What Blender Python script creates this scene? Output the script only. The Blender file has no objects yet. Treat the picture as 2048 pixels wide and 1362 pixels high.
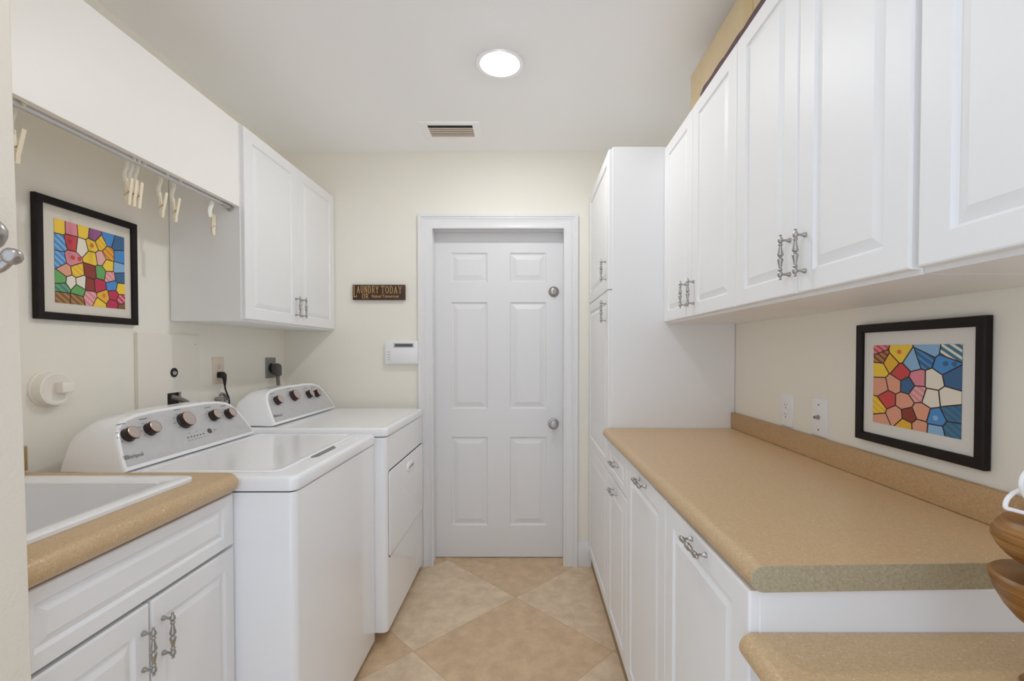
import bpy, bmesh, math, random
from mathutils import Vector, Matrix
random.seed(7)
S = bpy.context.scene
COL = S.collection
PI = math.pi

# ------------------------------------------------------------------ camera, world, light, exposure
F_PX, PITCH = 910.0, math.radians(1.0)
HORIZON_X, HORIZON_Y = 1055.0, 703.0
cam_d = bpy.data.cameras.new('camera')
cam_d.sensor_width = 36.0
cam_d.lens = F_PX / 2048 * 36
cam_d.clip_start = 0.02
cam_d.shift_x = -(HORIZON_X - 1024) / 2048
cam_d.shift_y = (HORIZON_Y + F_PX * math.tan(PITCH) - 681) / 2048
cam = bpy.data.objects.new('camera', cam_d)
COL.objects.link(cam)
cam.location = (0, 0, 1.274)
cam.rotation_euler = (PI / 2 - PITCH, 0, 0)
S.camera = cam

world = bpy.data.worlds.new('world')
S.world = world
world.use_nodes = True
wn = world.node_tree.nodes['Background']
wn.inputs[0].default_value = (0.775, 0.865, 1.0, 1)
wn.inputs[1].default_value = 1.31

LAMP = (-0.112, 1.868)
ld = bpy.data.lights.new('downlight_lamp', 'POINT')
ld.shadow_soft_size = 0.028
ld.energy = 14.0
ld.color = (0.98, 0.99, 1.0)
lo = bpy.data.objects.new('downlight_lamp', ld)
COL.objects.link(lo)
lo.location = (LAMP[0], LAMP[1], 2.456)
LAMP2 = (-0.16, 0.42)          # the room's second downlight, above the top edge of the picture
ld2 = ld.copy()
ld2.energy = 3.2
lo2 = bpy.data.objects.new('downlight_lamp', ld2)
COL.objects.link(lo2)
lo2.location = (LAMP2[0], LAMP2[1], 2.400)

S.view_settings.view_transform = 'Standard'
S.view_settings.look = 'None'
S.view_settings.gamma = 1
S.view_settings.use_curve_mapping = False
S.view_settings.exposure = 0.0
S.cycles.max_bounces = 18
S.cycles.diffuse_bounces = 16
S.cycles.glossy_bounces = 4
S.cycles.sample_clamp_indirect = 6


# ------------------------------------------------------------------ materials
def srgb(r, g, b):
    f = lambda c: (c / 255 / 12.92) if c / 255 <= 0.04045 else ((c / 255 + 0.055) / 1.055) ** 2.4
    return (f(r), f(g), f(b), 1)


MATS = {}


def mat(name, col, rough=0.5, metal=0.0, bump=0.0, bscale=200.0, var=0.0, vscale=6.0, coat=0.0, spec=0.5, emit=0.0):
    if name in MATS:
        return MATS[name]
    m = bpy.data.materials.new(name)
    m.use_nodes = True
    nt = m.node_tree
    b = nt.nodes['Principled BSDF']
    b.inputs['Base Color'].default_value = col
    b.inputs['Roughness'].default_value = rough
    b.inputs['Metallic'].default_value = metal
    b.inputs['Specular IOR Level'].default_value = spec
    if coat:
        b.inputs['Coat Weight'].default_value = coat
        b.inputs['Coat Roughness'].default_value = 0.08
    if emit:
        b.inputs['Emission Color'].default_value = col
        b.inputs['Emission Strength'].default_value = emit
    tc = nt.nodes.new('ShaderNodeTexCoord')
    if bump:
        n = nt.nodes.new('ShaderNodeTexNoise')
        n.inputs['Scale'].default_value = bscale
        n.inputs['Detail'].default_value = 3
        nt.links.new(tc.outputs['Object'], n.inputs['Vector'])
        bp = nt.nodes.new('ShaderNodeBump')
        bp.inputs['Strength'].default_value = bump
        bp.inputs['Distance'].default_value = 0.002
        nt.links.new(n.outputs['Fac'], bp.inputs['Height'])
        nt.links.new(bp.outputs['Normal'], b.inputs['Normal'])
    if var:
        n = nt.nodes.new('ShaderNodeTexNoise')
        n.inputs['Scale'].default_value = vscale
        n.inputs['Detail'].default_value = 4
        nt.links.new(tc.outputs['Object'], n.inputs['Vector'])
        r = nt.nodes.new('ShaderNodeValToRGB')
        r.color_ramp.elements[0].position = 0.3
        r.color_ramp.elements[1].position = 0.7
        r.color_ramp.elements[0].color = tuple(c * (1 - var) for c in col[:3]) + (1,)
        r.color_ramp.elements[1].color = tuple(min(1, c * (1 + var)) for c in col[:3]) + (1,)
        nt.links.new(n.outputs['Fac'], r.inputs['Fac'])
        nt.links.new(r.outputs['Color'], b.inputs['Base Color'])
    MATS[name] = m
    return m


M_WALL = mat('cream_wall_paint', srgb(239, 235, 224), 0.75, bump=0.12, bscale=260)
M_CEIL = mat('white_ceiling_paint', srgb(252, 252, 252), 0.8, bump=0.08, bscale=200)
M_CAB = mat('white_thermofoil', srgb(237, 237, 237), 0.45, bump=0.03, bscale=500, spec=0.35)
M_TRIM = mat('white_trim_paint', srgb(231, 231, 232), 0.35)
M_VAL = mat('white_melamine', srgb(245, 242, 237), 0.4)
M_APPL = mat('white_enamel', srgb(247, 248, 250), 0.16, coat=0.3)
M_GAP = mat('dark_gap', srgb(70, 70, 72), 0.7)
M_GRIPSHADE = mat('grip_shade_grey', srgb(130, 130, 132), 0.7)
M_SINK = mat('white_acrylic', srgb(240, 241, 243), 0.15)
M_NICKEL = mat('satin_nickel', srgb(176, 172, 168), 0.3, metal=1.0)
M_CHROME = mat('chrome', srgb(200, 200, 202), 0.15, metal=1.0)
M_ALU = mat('aluminium', srgb(214, 214, 216), 0.3, metal=0.8)
M_ESPRESSO = mat('espresso_wood', srgb(25, 16, 15), 0.5, var=0.25, vscale=30, spec=0.25)
M_MAT = mat('white_mat_board', srgb(226, 224, 218), 0.8)
M_MATCREAM = mat('cream_mat_board', srgb(222, 216, 203), 0.8)
M_ALMOND = mat('almond_plastic', srgb(222, 209, 192), 0.4)
M_WPLAST = mat('white_plastic', srgb(238, 238, 239), 0.35)
M_CRPLAST = mat('off_white_plastic', srgb(240, 235, 226), 0.45)
M_BLACK = mat('black_plastic', srgb(24, 20, 20), 0.4)
M_KNOB = mat('dark_bronze_knob', srgb(44, 30, 28), 0.3)
M_KNOBCAP = mat('warm_grey_cap', srgb(180, 172, 167), 0.4, metal=0.15)
M_COPPER = mat('copper_ring', srgb(214, 160, 140), 0.3, metal=0.7)
M_PANELGREY = mat('brushed_silver_panel', srgb(200, 200, 201), 0.4, metal=0.2, var=0.04, vscale=40)
M_PRINT = mat('dark_grey_print', srgb(92, 90, 92), 0.6)
M_DGREY = mat('dark_grey_plastic', srgb(84, 84, 82), 0.5)
M_GREYPLATE = mat('grey_wall_plate', srgb(142, 142, 138), 0.4, metal=0.3)
M_HOSE = mat('grey_hose', srgb(120, 116, 108), 0.5)
M_PLINTH = mat('tan_plinth', srgb(150, 128, 92), 0.5, var=0.08, vscale=20)
M_SIGN = mat('dark_brown_sign', srgb(62, 36, 16), 0.5, var=0.25, vscale=60)
M_GOLD = mat('gold_lettering', srgb(206, 170, 110), 0.45)
M_PIN = mat('cream_clothespin', srgb(240, 227, 202), 0.45)
M_STRAP = mat('translucent_hook_plastic', srgb(240, 237, 226), 0.4)
M_CARD = mat('cardboard', srgb(194, 174, 138), 0.8, var=0.05, vscale=12)
M_TAPE = mat('packing_tape', srgb(190, 166, 116), 0.3)
M_MAROON = mat('maroon_fabric', srgb(92, 72, 74), 0.9, var=0.2, vscale=60)
M_LAMPGLASS = mat('lit_diffuser', (1, 0.97, 0.92, 1), 0.5, emit=6.0)
M_VENTDARK = mat('vent_shade_dark', srgb(36, 29, 24), 0.8)
M_VENTSLAT = mat('vent_slat', srgb(216, 203, 186), 0.5)
M_LCD = mat('lcd_screen', srgb(88, 90, 90), 0.3)
M_CORDWHITE = mat('white_cord', srgb(240, 238, 238), 0.4)


def link(nt, a, b):
    nt.links.new(a, b)


def laminate(name, base, dark, light, rough, amt):
    m = bpy.data.materials.new(name)
    m.use_nodes = True
    nt = m.node_tree
    N = nt.nodes.new
    b = nt.nodes['Principled BSDF']
    b.inputs['Roughness'].default_value = rough
    tc = N('ShaderNodeTexCoord')
    big = N('ShaderNodeTexNoise'); big.inputs['Scale'].default_value = 260; big.inputs['Detail'].default_value = 6
    link(nt, tc.outputs['Object'], big.inputs['Vector'])
    r1 = N('ShaderNodeValToRGB')
    r1.color_ramp.elements[0].position = 0.32; r1.color_ramp.elements[1].position = 0.68
    r1.color_ramp.elements[0].color = dark; r1.color_ramp.elements[1].color = base
    link(nt, big.outputs['Fac'], r1.inputs['Fac'])
    col = r1.outputs['Color']
    for sc, seed, c, w in ((150, 3.1, light, amt), (230, 9.7, light, amt * 0.8), (190, 17.3, dark, amt)):
        mp = N('ShaderNodeMapping'); mp.inputs['Location'].default_value = (seed, seed * 2, seed)
        link(nt, tc.outputs['Object'], mp.inputs['Vector'])
        n = N('ShaderNodeTexNoise'); n.inputs['Scale'].default_value = sc; n.inputs['Detail'].default_value = 0
        n.inputs['Distortion'].default_value = 1.2
        link(nt, mp.outputs['Vector'], n.inputs['Vector'])
        s = N('ShaderNodeMath'); s.operation = 'SUBTRACT'; s.inputs[1].default_value = 0.5
        link(nt, n.outputs['Fac'], s.inputs[0])
        a = N('ShaderNodeMath'); a.operation = 'ABSOLUTE'; link(nt, s.outputs[0], a.inputs[0])
        lt = N('ShaderNodeMath'); lt.operation = 'LESS_THAN'; lt.inputs[1].default_value = 0.014
        link(nt, a.outputs[0], lt.inputs[0])
        n2 = N('ShaderNodeTexNoise'); n2.inputs['Scale'].default_value = sc * 1.1; n2.inputs['Detail'].default_value = 1
        mp2 = N('ShaderNodeMapping'); mp2.inputs['Location'].default_value = (seed + 5, seed, seed * 3)
        link(nt, tc.outputs['Object'], mp2.inputs['Vector']); link(nt, mp2.outputs['Vector'], n2.inputs['Vector'])
        gt = N('ShaderNodeMath'); gt.operation = 'GREATER_THAN'; gt.inputs[1].default_value = 0.56
        link(nt, n2.outputs['Fac'], gt.inputs[0])
        mu = N('ShaderNodeMath'); mu.operation = 'MULTIPLY'; link(nt, lt.outputs[0], mu.inputs[0]); link(nt, gt.outputs[0], mu.inputs[1])
        m2 = N('ShaderNodeMath'); m2.operation = 'MULTIPLY'; m2.inputs[1].default_value = w; link(nt, mu.outputs[0], m2.inputs[0])
        mx = N('ShaderNodeMix'); mx.data_type = 'RGBA'
        link(nt, m2.outputs[0], mx.inputs[0]); link(nt, col, mx.inputs[6]); mx.inputs[7].default_value = c
        col = mx.outputs[2]
    link(nt, col, b.inputs['Base Color'])
    return m


M_LAM = laminate('tan_fibre_laminate', srgb(202, 173, 133), srgb(186, 156, 116), srgb(234, 216, 182), 0.34, 0.8)
M_LAMEDGE = laminate('olive_fibre_end_cap', srgb(178, 166, 138), srgb(158, 146, 118), srgb(212, 200, 172), 0.5, 0.6)
M_LAMSPL = laminate('brown_fibre_laminate', srgb(190, 158, 116), srgb(172, 138, 96), srgb(216, 188, 144), 0.5, 0.6)


def wood_mat(name, c0, c1):
    m = bpy.data.materials.new(name)
    m.use_nodes = True
    nt = m.node_tree
    N = nt.nodes.new
    b = nt.nodes['Principled BSDF']
    b.inputs['Roughness'].default_value = 0.4
    tc = N('ShaderNodeTexCoord')
    mp = N('ShaderNodeMapping'); mp.inputs['Scale'].default_value = (6, 6, 150)
    mp.inputs['Rotation'].default_value = (0, 0.12, 0)
    link(nt, tc.outputs['Object'], mp.inputs['Vector'])
    n = N('ShaderNodeTexNoise'); n.inputs['Scale'].default_value = 1.6; n.inputs['Detail'].default_value = 4
    link(nt, mp.outputs['Vector'], n.inputs['Vector'])
    r = N('ShaderNodeValToRGB'); r.color_ramp.elements[0].position = 0.35; r.color_ramp.elements[1].position = 0.65
    r.color_ramp.elements[0].color = c0; r.color_ramp.elements[1].color = c1
    link(nt, n.outputs['Fac'], r.inputs['Fac']); link(nt, r.outputs['Color'], b.inputs['Base Color'])
    return m


M_WOOD = wood_mat('brown_grained_wood', srgb(110, 72, 26), srgb(164, 116, 56))


def tile_mat():
    m = bpy.data.materials.new('travertine_tile')
    m.use_nodes = True
    nt = m.node_tree
    N = nt.nodes.new
    b = nt.nodes['Principled BSDF']
    geo = N('ShaderNodeNewGeometry')
    mp = N('ShaderNodeMapping'); mp.vector_type = 'POINT'
    T = 0.600
    # rotate 45 degrees about the joint crossing, then scale to tile units
    a = math.radians(45)
    px, py = -0.061, 2.336
    lx = -(px * math.cos(a) - py * math.sin(a)) / T
    ly = -(px * math.sin(a) + py * math.cos(a)) / T
    mp.inputs['Rotation'].default_value = (0, 0, a)
    mp.inputs['Scale'].default_value = (1 / T, 1 / T, 1)
    mp.inputs['Location'].default_value = (lx, ly, 0)
    link(nt, geo.outputs['Position'], mp.inputs['Vector'])
    sep = N('ShaderNodeSeparateXYZ'); link(nt, mp.outputs['Vector'], sep.inputs[0])

    def math1(op, i, v=None):
        n = N('ShaderNodeMath'); n.operation = op
        link(nt, i, n.inputs[0])
        if v is not None:
            if isinstance(v, float):
                n.inputs[1].default_value = v
            else:
                link(nt, v, n.inputs[1])
        return n.outputs[0]

    fx, fy = math1('FLOOR', sep.outputs['X']), math1('FLOOR', sep.outputs['Y'])
    par = math1('MODULO', math1('ABSOLUTE', math1('ADD', fx, fy)), 2.0)
    cell = N('ShaderNodeCombineXYZ'); link(nt, fx, cell.inputs[0]); link(nt, fy, cell.inputs[1])
    wnz = N('ShaderNodeTexWhiteNoise'); wnz.noise_dimensions = '3D'; link(nt, cell.outputs[0], wnz.inputs['Vector'])
    tone = math1('ADD', math1('MULTIPLY', par, 0.75), math1('MULTIPLY', wnz.outputs['Value'], 0.25))
    cr = N('ShaderNodeMix'); cr.data_type = 'RGBA'
    link(nt, tone, cr.inputs[0])
    cr.inputs[6].default_value = srgb(226, 206, 178)
    cr.inputs[7].default_value = srgb(210, 182, 145)
    # clouding, offset per tile
    off = N('ShaderNodeVectorMath'); off.operation = 'MULTIPLY_ADD'
    link(nt, wnz.outputs['Color'], off.inputs[0]); off.inputs[1].default_value = (20, 20, 20)
    link(nt, geo.outputs['Position'], off.inputs[2])
    n1 = N('ShaderNodeTexNoise'); n1.inputs['Scale'].default_value = 16; n1.inputs['Detail'].default_value = 7; n1.inputs['Roughness'].default_value = 0.65
    n1.inputs['Distortion'].default_value = 0.2
    link(nt, off.outputs[0], n1.inputs['Vector'])
    r1 = N('ShaderNodeValToRGB')
    r1.color_ramp.elements[0].position = 0.3; r1.color_ramp.elements[1].position = 0.72
    r1.color_ramp.elements[0].color = (0.80, 0.76, 0.72, 1); r1.color_ramp.elements[1].color = (1.10, 1.10, 1.08, 1)
    link(nt, n1.outputs['Fac'], r1.inputs['Fac'])
    mu = N('ShaderNodeMix'); mu.data_type = 'RGBA'; mu.blend_type = 'MULTIPLY'; mu.inputs[0].default_value = 1.0
    link(nt, cr.outputs[2], mu.inputs[6]); link(nt, r1.outputs['Color'], mu.inputs[7])
    # light fossil specks
    n2 = N('ShaderNodeTexNoise'); n2.inputs['Scale'].default_value = 60; n2.inputs['Detail'].default_value = 3
    link(nt, off.outputs[0], n2.inputs['Vector'])
    g = N('ShaderNodeMapRange'); g.inputs[1].default_value = 0.66; g.inputs[2].default_value = 0.72
    link(nt, n2.outputs['Fac'], g.inputs[0])
    gm = math1('MULTIPLY', g.outputs[0], 0.5)
    m3 = N('ShaderNodeMix'); m3.data_type = 'RGBA'
    link(nt, gm, m3.inputs[0]); link(nt, mu.outputs[2], m3.inputs[6]); m3.inputs[7].default_value = srgb(226, 204, 168)
    # joints
    def edge(o):
        fr = math1('FRACT', o)
        s = math1('ABSOLUTE', math1('SUBTRACT', fr, 0.5))
        return math1('GREATER_THAN', s, 0.4972)
    j = math1('MAXIMUM', edge(sep.outputs['X']), edge(sep.outputs['Y']))
    jm = math1('MULTIPLY', j, 0.7)
    m4 = N('ShaderNodeMix'); m4.data_type = 'RGBA'
    link(nt, jm, m4.inputs[0]); link(nt, m3.outputs[2], m4.inputs[6]); m4.inputs[7].default_value = srgb(176, 152, 116)
    link(nt, m4.outputs[2], b.inputs['Base Color'])
    b.inputs['Roughness'].default_value = 0.33
    return m


M_TILE = tile_mat()

# ------------------------------------------------------------------ builders
WL = {}


def tag(o, label, cat, group=None):
    o['label'] = label
    o['category'] = cat
    if group:
        o['group'] = group
    return o


def thing(name, label, cat, loc, group=None):
    o = bpy.data.objects.new(name, None)
    o.empty_display_size = 0.05
    COL.objects.link(o)
    o.location = loc
    WL[o] = Vector(loc)
    return tag(o, label, cat, group)


class MB:
    def __init__(s):
        s.bm = bmesh.new()
        s.mi = 0

    def merge(s, b2):
        me = bpy.data.meshes.new('tmp')
        b2.to_mesh(me)
        s.bm.from_mesh(me)
        bpy.data.meshes.remove(me)
        b2.free()
        return s

    def box(s, x0, x1, y0, y1, z0, z1, bev=0.0, seg=2, rot=None, piv=None):
        b = bmesh.new()
        bmesh.ops.create_cube(b, size=1)
        for v in b.verts:
            v.co = Vector(((x0 + x1) / 2 + v.co.x * (x1 - x0), (y0 + y1) / 2 + v.co.y * (y1 - y0), (z0 + z1) / 2 + v.co.z * (z1 - z0)))
        if bev:
            bmesh.ops.bevel(b, geom=b.edges[:], offset=bev, segments=seg, affect='EDGES', profile=0.5)
        if rot is not None:
            bmesh.ops.rotate(b, verts=b.verts[:], cent=piv or ((x0 + x1) / 2, (y0 + y1) / 2, (z0 + z1) / 2), matrix=rot)
        for f in b.faces:
            f.material_index = s.mi
        return s.merge(b)

    def lathe(s, prof, origin, axis, seg=24, cap=True):
        """prof: (radius, distance along axis)"""
        axis = Vector(axis).normalized()
        q = Vector((0, 0, 1)).rotation_difference(axis).to_matrix()
        o = Vector(origin)
        rings = []
        for r, t in prof:
            rings.append([s.bm.verts.new(o + q @ Vector((r * math.cos(2 * PI * k / seg), r * math.sin(2 * PI * k / seg), t))) for k in range(seg)])
        for a, c in zip(rings, rings[1:]):
            for k in range(seg):
                f = s.bm.faces.new((a[k], a[(k + 1) % seg], c[(k + 1) % seg], c[k]))
                f.material_index = s.mi
        if cap:
            for ring in (rings[0], rings[-1]):
                f = s.bm.faces.new(ring)
                f.material_index = s.mi
        return s

    def tube(s, pts, rad, seg=10, smooth=4, closed=False, flat=None):
        """pts: list of points, rad: number or list; flat=(a,b): elliptical section scale"""
        P = [Vector(p) for p in pts]
        R = rad if isinstance(rad, (list, tuple)) else [rad] * len(P)
        if smooth > 1 and len(P) > 2:
            Q, RR = [], []
            n = len(P)
            rng = range(n if closed else n - 1)
            for i in rng:
                g = (lambda k: P[k % n]) if closed else (lambda k: P[max(0, min(n - 1, k))])
                p0, p1, p2, p3 = g(i - 1), g(i), g(i + 1), g(i + 2)
                r1, r2 = R[i], R[(i + 1) % n]
                for k in range(smooth):
                    t = k / smooth
                    Q.append(0.5 * ((2 * p1) + (p2 - p0) * t + (2 * p0 - 5 * p1 + 4 * p2 - p3) * t * t + (3 * p1 - p0 - 3 * p2 + p3) * t ** 3))
                    RR.append(r1 + (r2 - r1) * t)
            if not closed:
                Q.append(P[-1]); RR.append(R[-1])
            P, R = Q, RR
        n = len(P)
        tang = []
        for i in range(n):
            a = P[(i - 1) % n] if closed else P[max(0, i - 1)]
            c = P[(i + 1) % n] if closed else P[min(n - 1, i + 1)]
            tang.append((c - a).normalized())
        up = Vector((0, 0, 1)) if abs(tang[0].z) < 0.9 else Vector((0, 1, 0))
        nrm = (up - tang[0] * up.dot(tang[0])).normalized()
        rings = []
        fa, fb = flat or (1, 1)
        for i in range(n):
            nrm = (nrm - tang[i] * nrm.dot(tang[i])).normalized()
            bi = tang[i].cross(nrm)
            rings.append([s.bm.verts.new(P[i] + (nrm * math.cos(2 * PI * k / seg) * fa + bi * math.sin(2 * PI * k / seg) * fb) * R[i]) for k in range(seg)])
        m = n if closed else n - 1
        for i in range(m):
            a, c = rings[i], rings[(i + 1) % n]
            for k in range(seg):
                f = s.bm.faces.new((a[k], a[(k + 1) % seg], c[(k + 1) % seg], c[k]))
                f.material_index = s.mi
        if not closed:
            for ring in (rings[0], rings[-1]):
                f = s.bm.faces.new(ring)
                f.material_index = s.mi
        return s

    def loft(s, loops, cap0=True, cap1=True):
        """loops: equal-length closed loops of points"""
        rings = [[s.bm.verts.new(Vector(p)) for p in lp] for lp in loops]
        n = len(rings[0])
        for a, c in zip(rings, rings[1:]):
            for k in range(n):
                f = s.bm.faces.new((a[k], a[(k + 1) % n], c[(k + 1) % n], c[k]))
                f.material_index = s.mi
        if cap0:
            s.bm.faces.new(rings[0]).material_index = s.mi
        if cap1:
            s.bm.faces.new(rings[-1]).material_index = s.mi
        return s

    def poly(s, pts):
        f = s.bm.faces.new([s.bm.verts.new(Vector(p)) for p in pts])
        f.material_index = s.mi
        return f

    def mesh(s, name, mats, smooth=True, recalc=True, origin=Vector((0, 0, 0))):
        if recalc:
            bmesh.ops.recalc_face_normals(s.bm, faces=s.bm.faces[:])
        bmesh.ops.translate(s.bm, verts=s.bm.verts[:], vec=-origin)
        me = bpy.data.meshes.new(name)
        s.bm.to_mesh(me)
        s.bm.free()
        for m in (mats if isinstance(mats, (list, tuple)) else [mats]):
            me.materials.append(m)
        if smooth:
            me.shade_smooth()
            me.set_sharp_from_angle(angle=math.radians(38))
        return me

    def build(s, name, mats, parent=None, smooth=True, recalc=True):
        xs = [v.co for v in s.bm.verts]
        lo_ = Vector((min(v.x for v in xs), min(v.y for v in xs), min(v.z for v in xs)))
        hi_ = Vector((max(v.x for v in xs), max(v.y for v in xs), max(v.z for v in xs)))
        org = (lo_ + hi_) / 2
        me = s.mesh(name, mats, smooth, recalc, org)
        o = bpy.data.objects.new(name, me)
        COL.objects.link(o)
        place(o, org, parent)
        return o


def place(o, wloc, parent=None):
    WL[o] = Vector(wloc)
    if parent is not None:
        o.parent = parent
        o.location = Vector(wloc) - WL[parent]
    else:
        o.location = wloc


def struct(o):
    o['kind'] = 'structure'
    return o


def rrect(u0, u1, v0, v1, r, seg=4):
    out = []
    for cx_, cy_, a0 in ((u1 - r, v1 - r, 0), (u0 + r, v1 - r, PI / 2), (u0 + r, v0 + r, PI), (u1 - r, v0 + r, 1.5 * PI)):
        for k in range(seg + 1):
            a = a0 + PI / 2 * k / seg
            out.append((cx_ + r * math.cos(a), cy_ + r * math.sin(a)))
    return out


def text_mesh(mb, body, mapf, h, thick=0.0006, width=None, shear=0.0):
    """flat lettering laid with mapf(u, v, d); u from 0, v from 0, cap height h"""
    cu = bpy.data.curves.new('t', 'FONT')
    cu.body = body
    cu.size = 1
    cu.extrude = 0.0
    cu.resolution_u = 3
    cu.shear = shear
    ob = bpy.data.objects.new('t', cu)
    COL.objects.link(ob)
    dg = bpy.context.evaluated_depsgraph_get()
    dg.update()
    me = bpy.data.meshes.new_from_object(ob.evaluated_get(dg))
    bpy.data.objects.remove(ob)
    bpy.data.curves.remove(cu)
    xs = [v.co.x for v in me.vertices]
    x0, x1 = min(xs), max(xs)
    sv = h / 0.72
    su = sv if width is None else width / (x1 - x0)
    vs = [mb.bm.verts.new(Vector(mapf((v.co.x - x0) * su, v.co.y * sv, thick))) for v in me.vertices]
    for p in me.polygons:
        try:
            mb.bm.faces.new([vs[i] for i in p.vertices]).material_index = mb.mi
        except ValueError:
            pass
    bpy.data.meshes.remove(me)


def sweep_frame(mb, prof, corners, mapf, closed):
    """mitred moulding: corners = [(a,z,da,dz)], prof = [(u,d)]; point = (a+u*da, z+u*dz)"""
    rings = []
    for a, z, da, dz in corners:
        rings.append([mb.bm.verts.new(Vector(mapf(a + u * da, z + u * dz, d))) for u, d in prof])
    n = len(prof)
    m = len(rings) if closed else len(rings) - 1
    for i in range(m):
        p, q = rings[i], rings[(i + 1) % len(rings)]
        for k in range(n):
            mb.bm.faces.new((p[k], p[(k + 1) % n], q[(k + 1) % n], q[k])).material_index = mb.mi
    if not closed:
        mb.bm.faces.new(rings[0])
        mb.bm.faces.new(rings[-1])


def panel_loops(mb, mapf, a0, a1, z0, z1, thick, sa, szb, szt, bw=0.022):
    """raised-panel slab: rim, groove, bevel, centre"""
    L = [(0, 0, 0, -thick), (0, 0, 0, -0.004), (0.0015, 0.0015, 0.0015, -0.001), (0.004, 0.004, 0.004, 0),
         (sa, szb, szt, 0), (sa + 0.003, szb + 0.003, szt + 0.003, -0.0055), (sa + 0.006, szb + 0.006, szt + 0.006, -0.0075),
         (sa + bw, szb + bw, szt + bw, -0.0012), (sa + bw + 0.002, szb + bw + 0.002, szt + bw + 0.002, -0.0004)]
    loops = []
    for ia, ib, it, d in L:
        loops.append([mapf(a0 + ia, z0 + ib, d), mapf(a1 - ia, z0 + ib, d), mapf(a1 - ia, z1 - it, d), mapf(a0 + ia, z1 - it, d)])
    mb.loft(loops)


# shared pull handle: bar along local Z, feet on local X=0, standing off to +X
def handle_mesh():
    mb = MB()
    half = [(0.0026, 0.0520), (0.0036, 0.0507), (0.0024, 0.0487), (0.0030, 0.0463), (0.0050, 0.0436), (0.0060, 0.0405), (0.0058, 0.0375), (0.0046, 0.0350), (0.0032, 0.0330),
            (0.0040, 0.0316), (0.0051, 0.0298), (0.0047, 0.0278), (0.0032, 0.0260), (0.0034, 0.0230), (0.0047, 0.0150), (0.0066, 0.0072), (0.0068, 0.0054), (0.0052, 0.0024), (0.0027, 0.0008), (0.0026, 0.0)]
    prof = [(0.0006, 0.0525)] + half + [(r, -t) for r, t in reversed(half[:-1])] + [(0.0006, -0.0525)]
    bx = 0.0225
    mb.lathe(prof, (bx, 0, 0), (0, 0, 1), seg=14)
    for z in (0.0395, -0.0395):
        mb.lathe([(0.0056, 0), (0.0055, 0.002), (0.0049, 0.0045), (0.0036, 0.007), (0.0028, 0.010), (0.0027, 0.017), (0.0034, 0.0195), (0.003, bx)], (0, 0, z), (1, 0, 0), seg=14)
    return mb.mesh('pull_handle', M_NICKEL)


HANDLE = handle_mesh()


def add_handle(door, x, y, z, side, horiz=False):
    """side: +1 stands off toward +X, -1 toward -X"""
    o = bpy.data.objects.new('pull_handle', HANDLE)
    COL.objects.link(o)
    place(o, (x, y, z), door)
    m = Matrix.Identity(3)
    if horiz:
        m = Matrix.Rotation(PI / 2, 3, 'X')
    if side < 0:
        m = Matrix.Rotation(PI, 3, 'Z') @ m
    o.rotation_euler = m.to_euler()
    o['label'] = 'turned satin nickel pull handle'
    return o


def cab_door(name, parent, xf, side, y0, y1, z0, z1, sa=0.055, szb=0.045, szt=0.048, thick=0.018, bw=0.024):
    mb = MB()
    g = 0.0015
    panel_loops(mb, lambda a, z, d: (xf + side * d, a, z), y0 + g, y1 - g, z0 + g, z1 - g, thick, sa, szb, szt, bw)
    return mb.build(name, M_CAB, parent, smooth=False)


# ------------------------------------------------------------------ setting
W, HC = 2.69, 2.444
XL, XR = -1.438, 0.935
YB = -0.10
mb = MB(); mb.box(XL - 0.15, XR + 0.15, YB, W + 0.25, -0.1, 0.0)
struct(mb.build('floor', M_TILE, smooth=False))

# ceiling with round cut-out for the downlight
mb = MB()
R0 = 0.089
seg = 48
zc0, zc1 = HC, HC + 0.16
sq = 0.2
for z in (zc0, zc1):
    ci = [mb.bm.verts.new((LAMP[0] + R0 * math.cos(2 * PI * k / seg), LAMP[1] + R0 * math.sin(2 * PI * k / seg), z)) for k in range(seg)]
    so = []
    for k in range(seg):
        a = 2 * PI * k / seg
        c, s_ = math.cos(a), math.sin(a)
        f = sq / max(abs(c), abs(s_))
        so.append(mb.bm.verts.new((LAMP[0] + f * c, LAMP[1] + f * s_, z)))
    for k in range(seg):
        mb.bm.faces.new((ci[k], ci[(k + 1) % seg], so[(k + 1) % seg], so[k]))
    if z == zc0:
        lower = ci
    else:
        for k in range(seg):
            mb.bm.faces.new((lower[k], lower[(k + 1) % seg], ci[(k + 1) % seg], ci[k]))
x0, x1, y0, y1 = XL - 0.15, XR + 0.15, YB, W + 0.25
mb.box(x0, LAMP[0] - sq, y0, y1, zc0, zc1)
mb.box(LAMP[0] + sq, x1, y0, y1, zc0, zc1)
mb.box(LAMP[0] - sq, LAMP[0] + sq, y0, LAMP[1] - sq, zc0, zc1)
mb.box(LAMP[0] - sq, LAMP[0] + sq, LAMP[1] + sq, y1, zc0, zc1)
struct(mb.build('ceiling', M_CEIL, smooth=False, recalc=False))

DX0, DX1, DZ = -0.575, 0.228, 2.010
mb = MB()
mb.box(XL - 0.15, DX0 - 0.02, W, W + 0.15, 0, HC)
mb.box(DX1 + 0.02, XR + 0.15, W, W + 0.15, 0, HC)
mb.box(DX0 - 0.02, DX1 + 0.02, W, W + 0.15, DZ + 0.02, HC)
struct(mb.build('wall_back', M_WALL, smooth=False))
mb = MB(); mb.box(XL - 0.15, XL, YB, W, 0, HC)
struct(mb.build('wall_left', M_WALL, smooth=False))
mb = MB(); mb.box(XR, XR + 0.15, YB, W, 0, HC)
struct(mb.build('wall_right', M_WALL, smooth=False))
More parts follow.
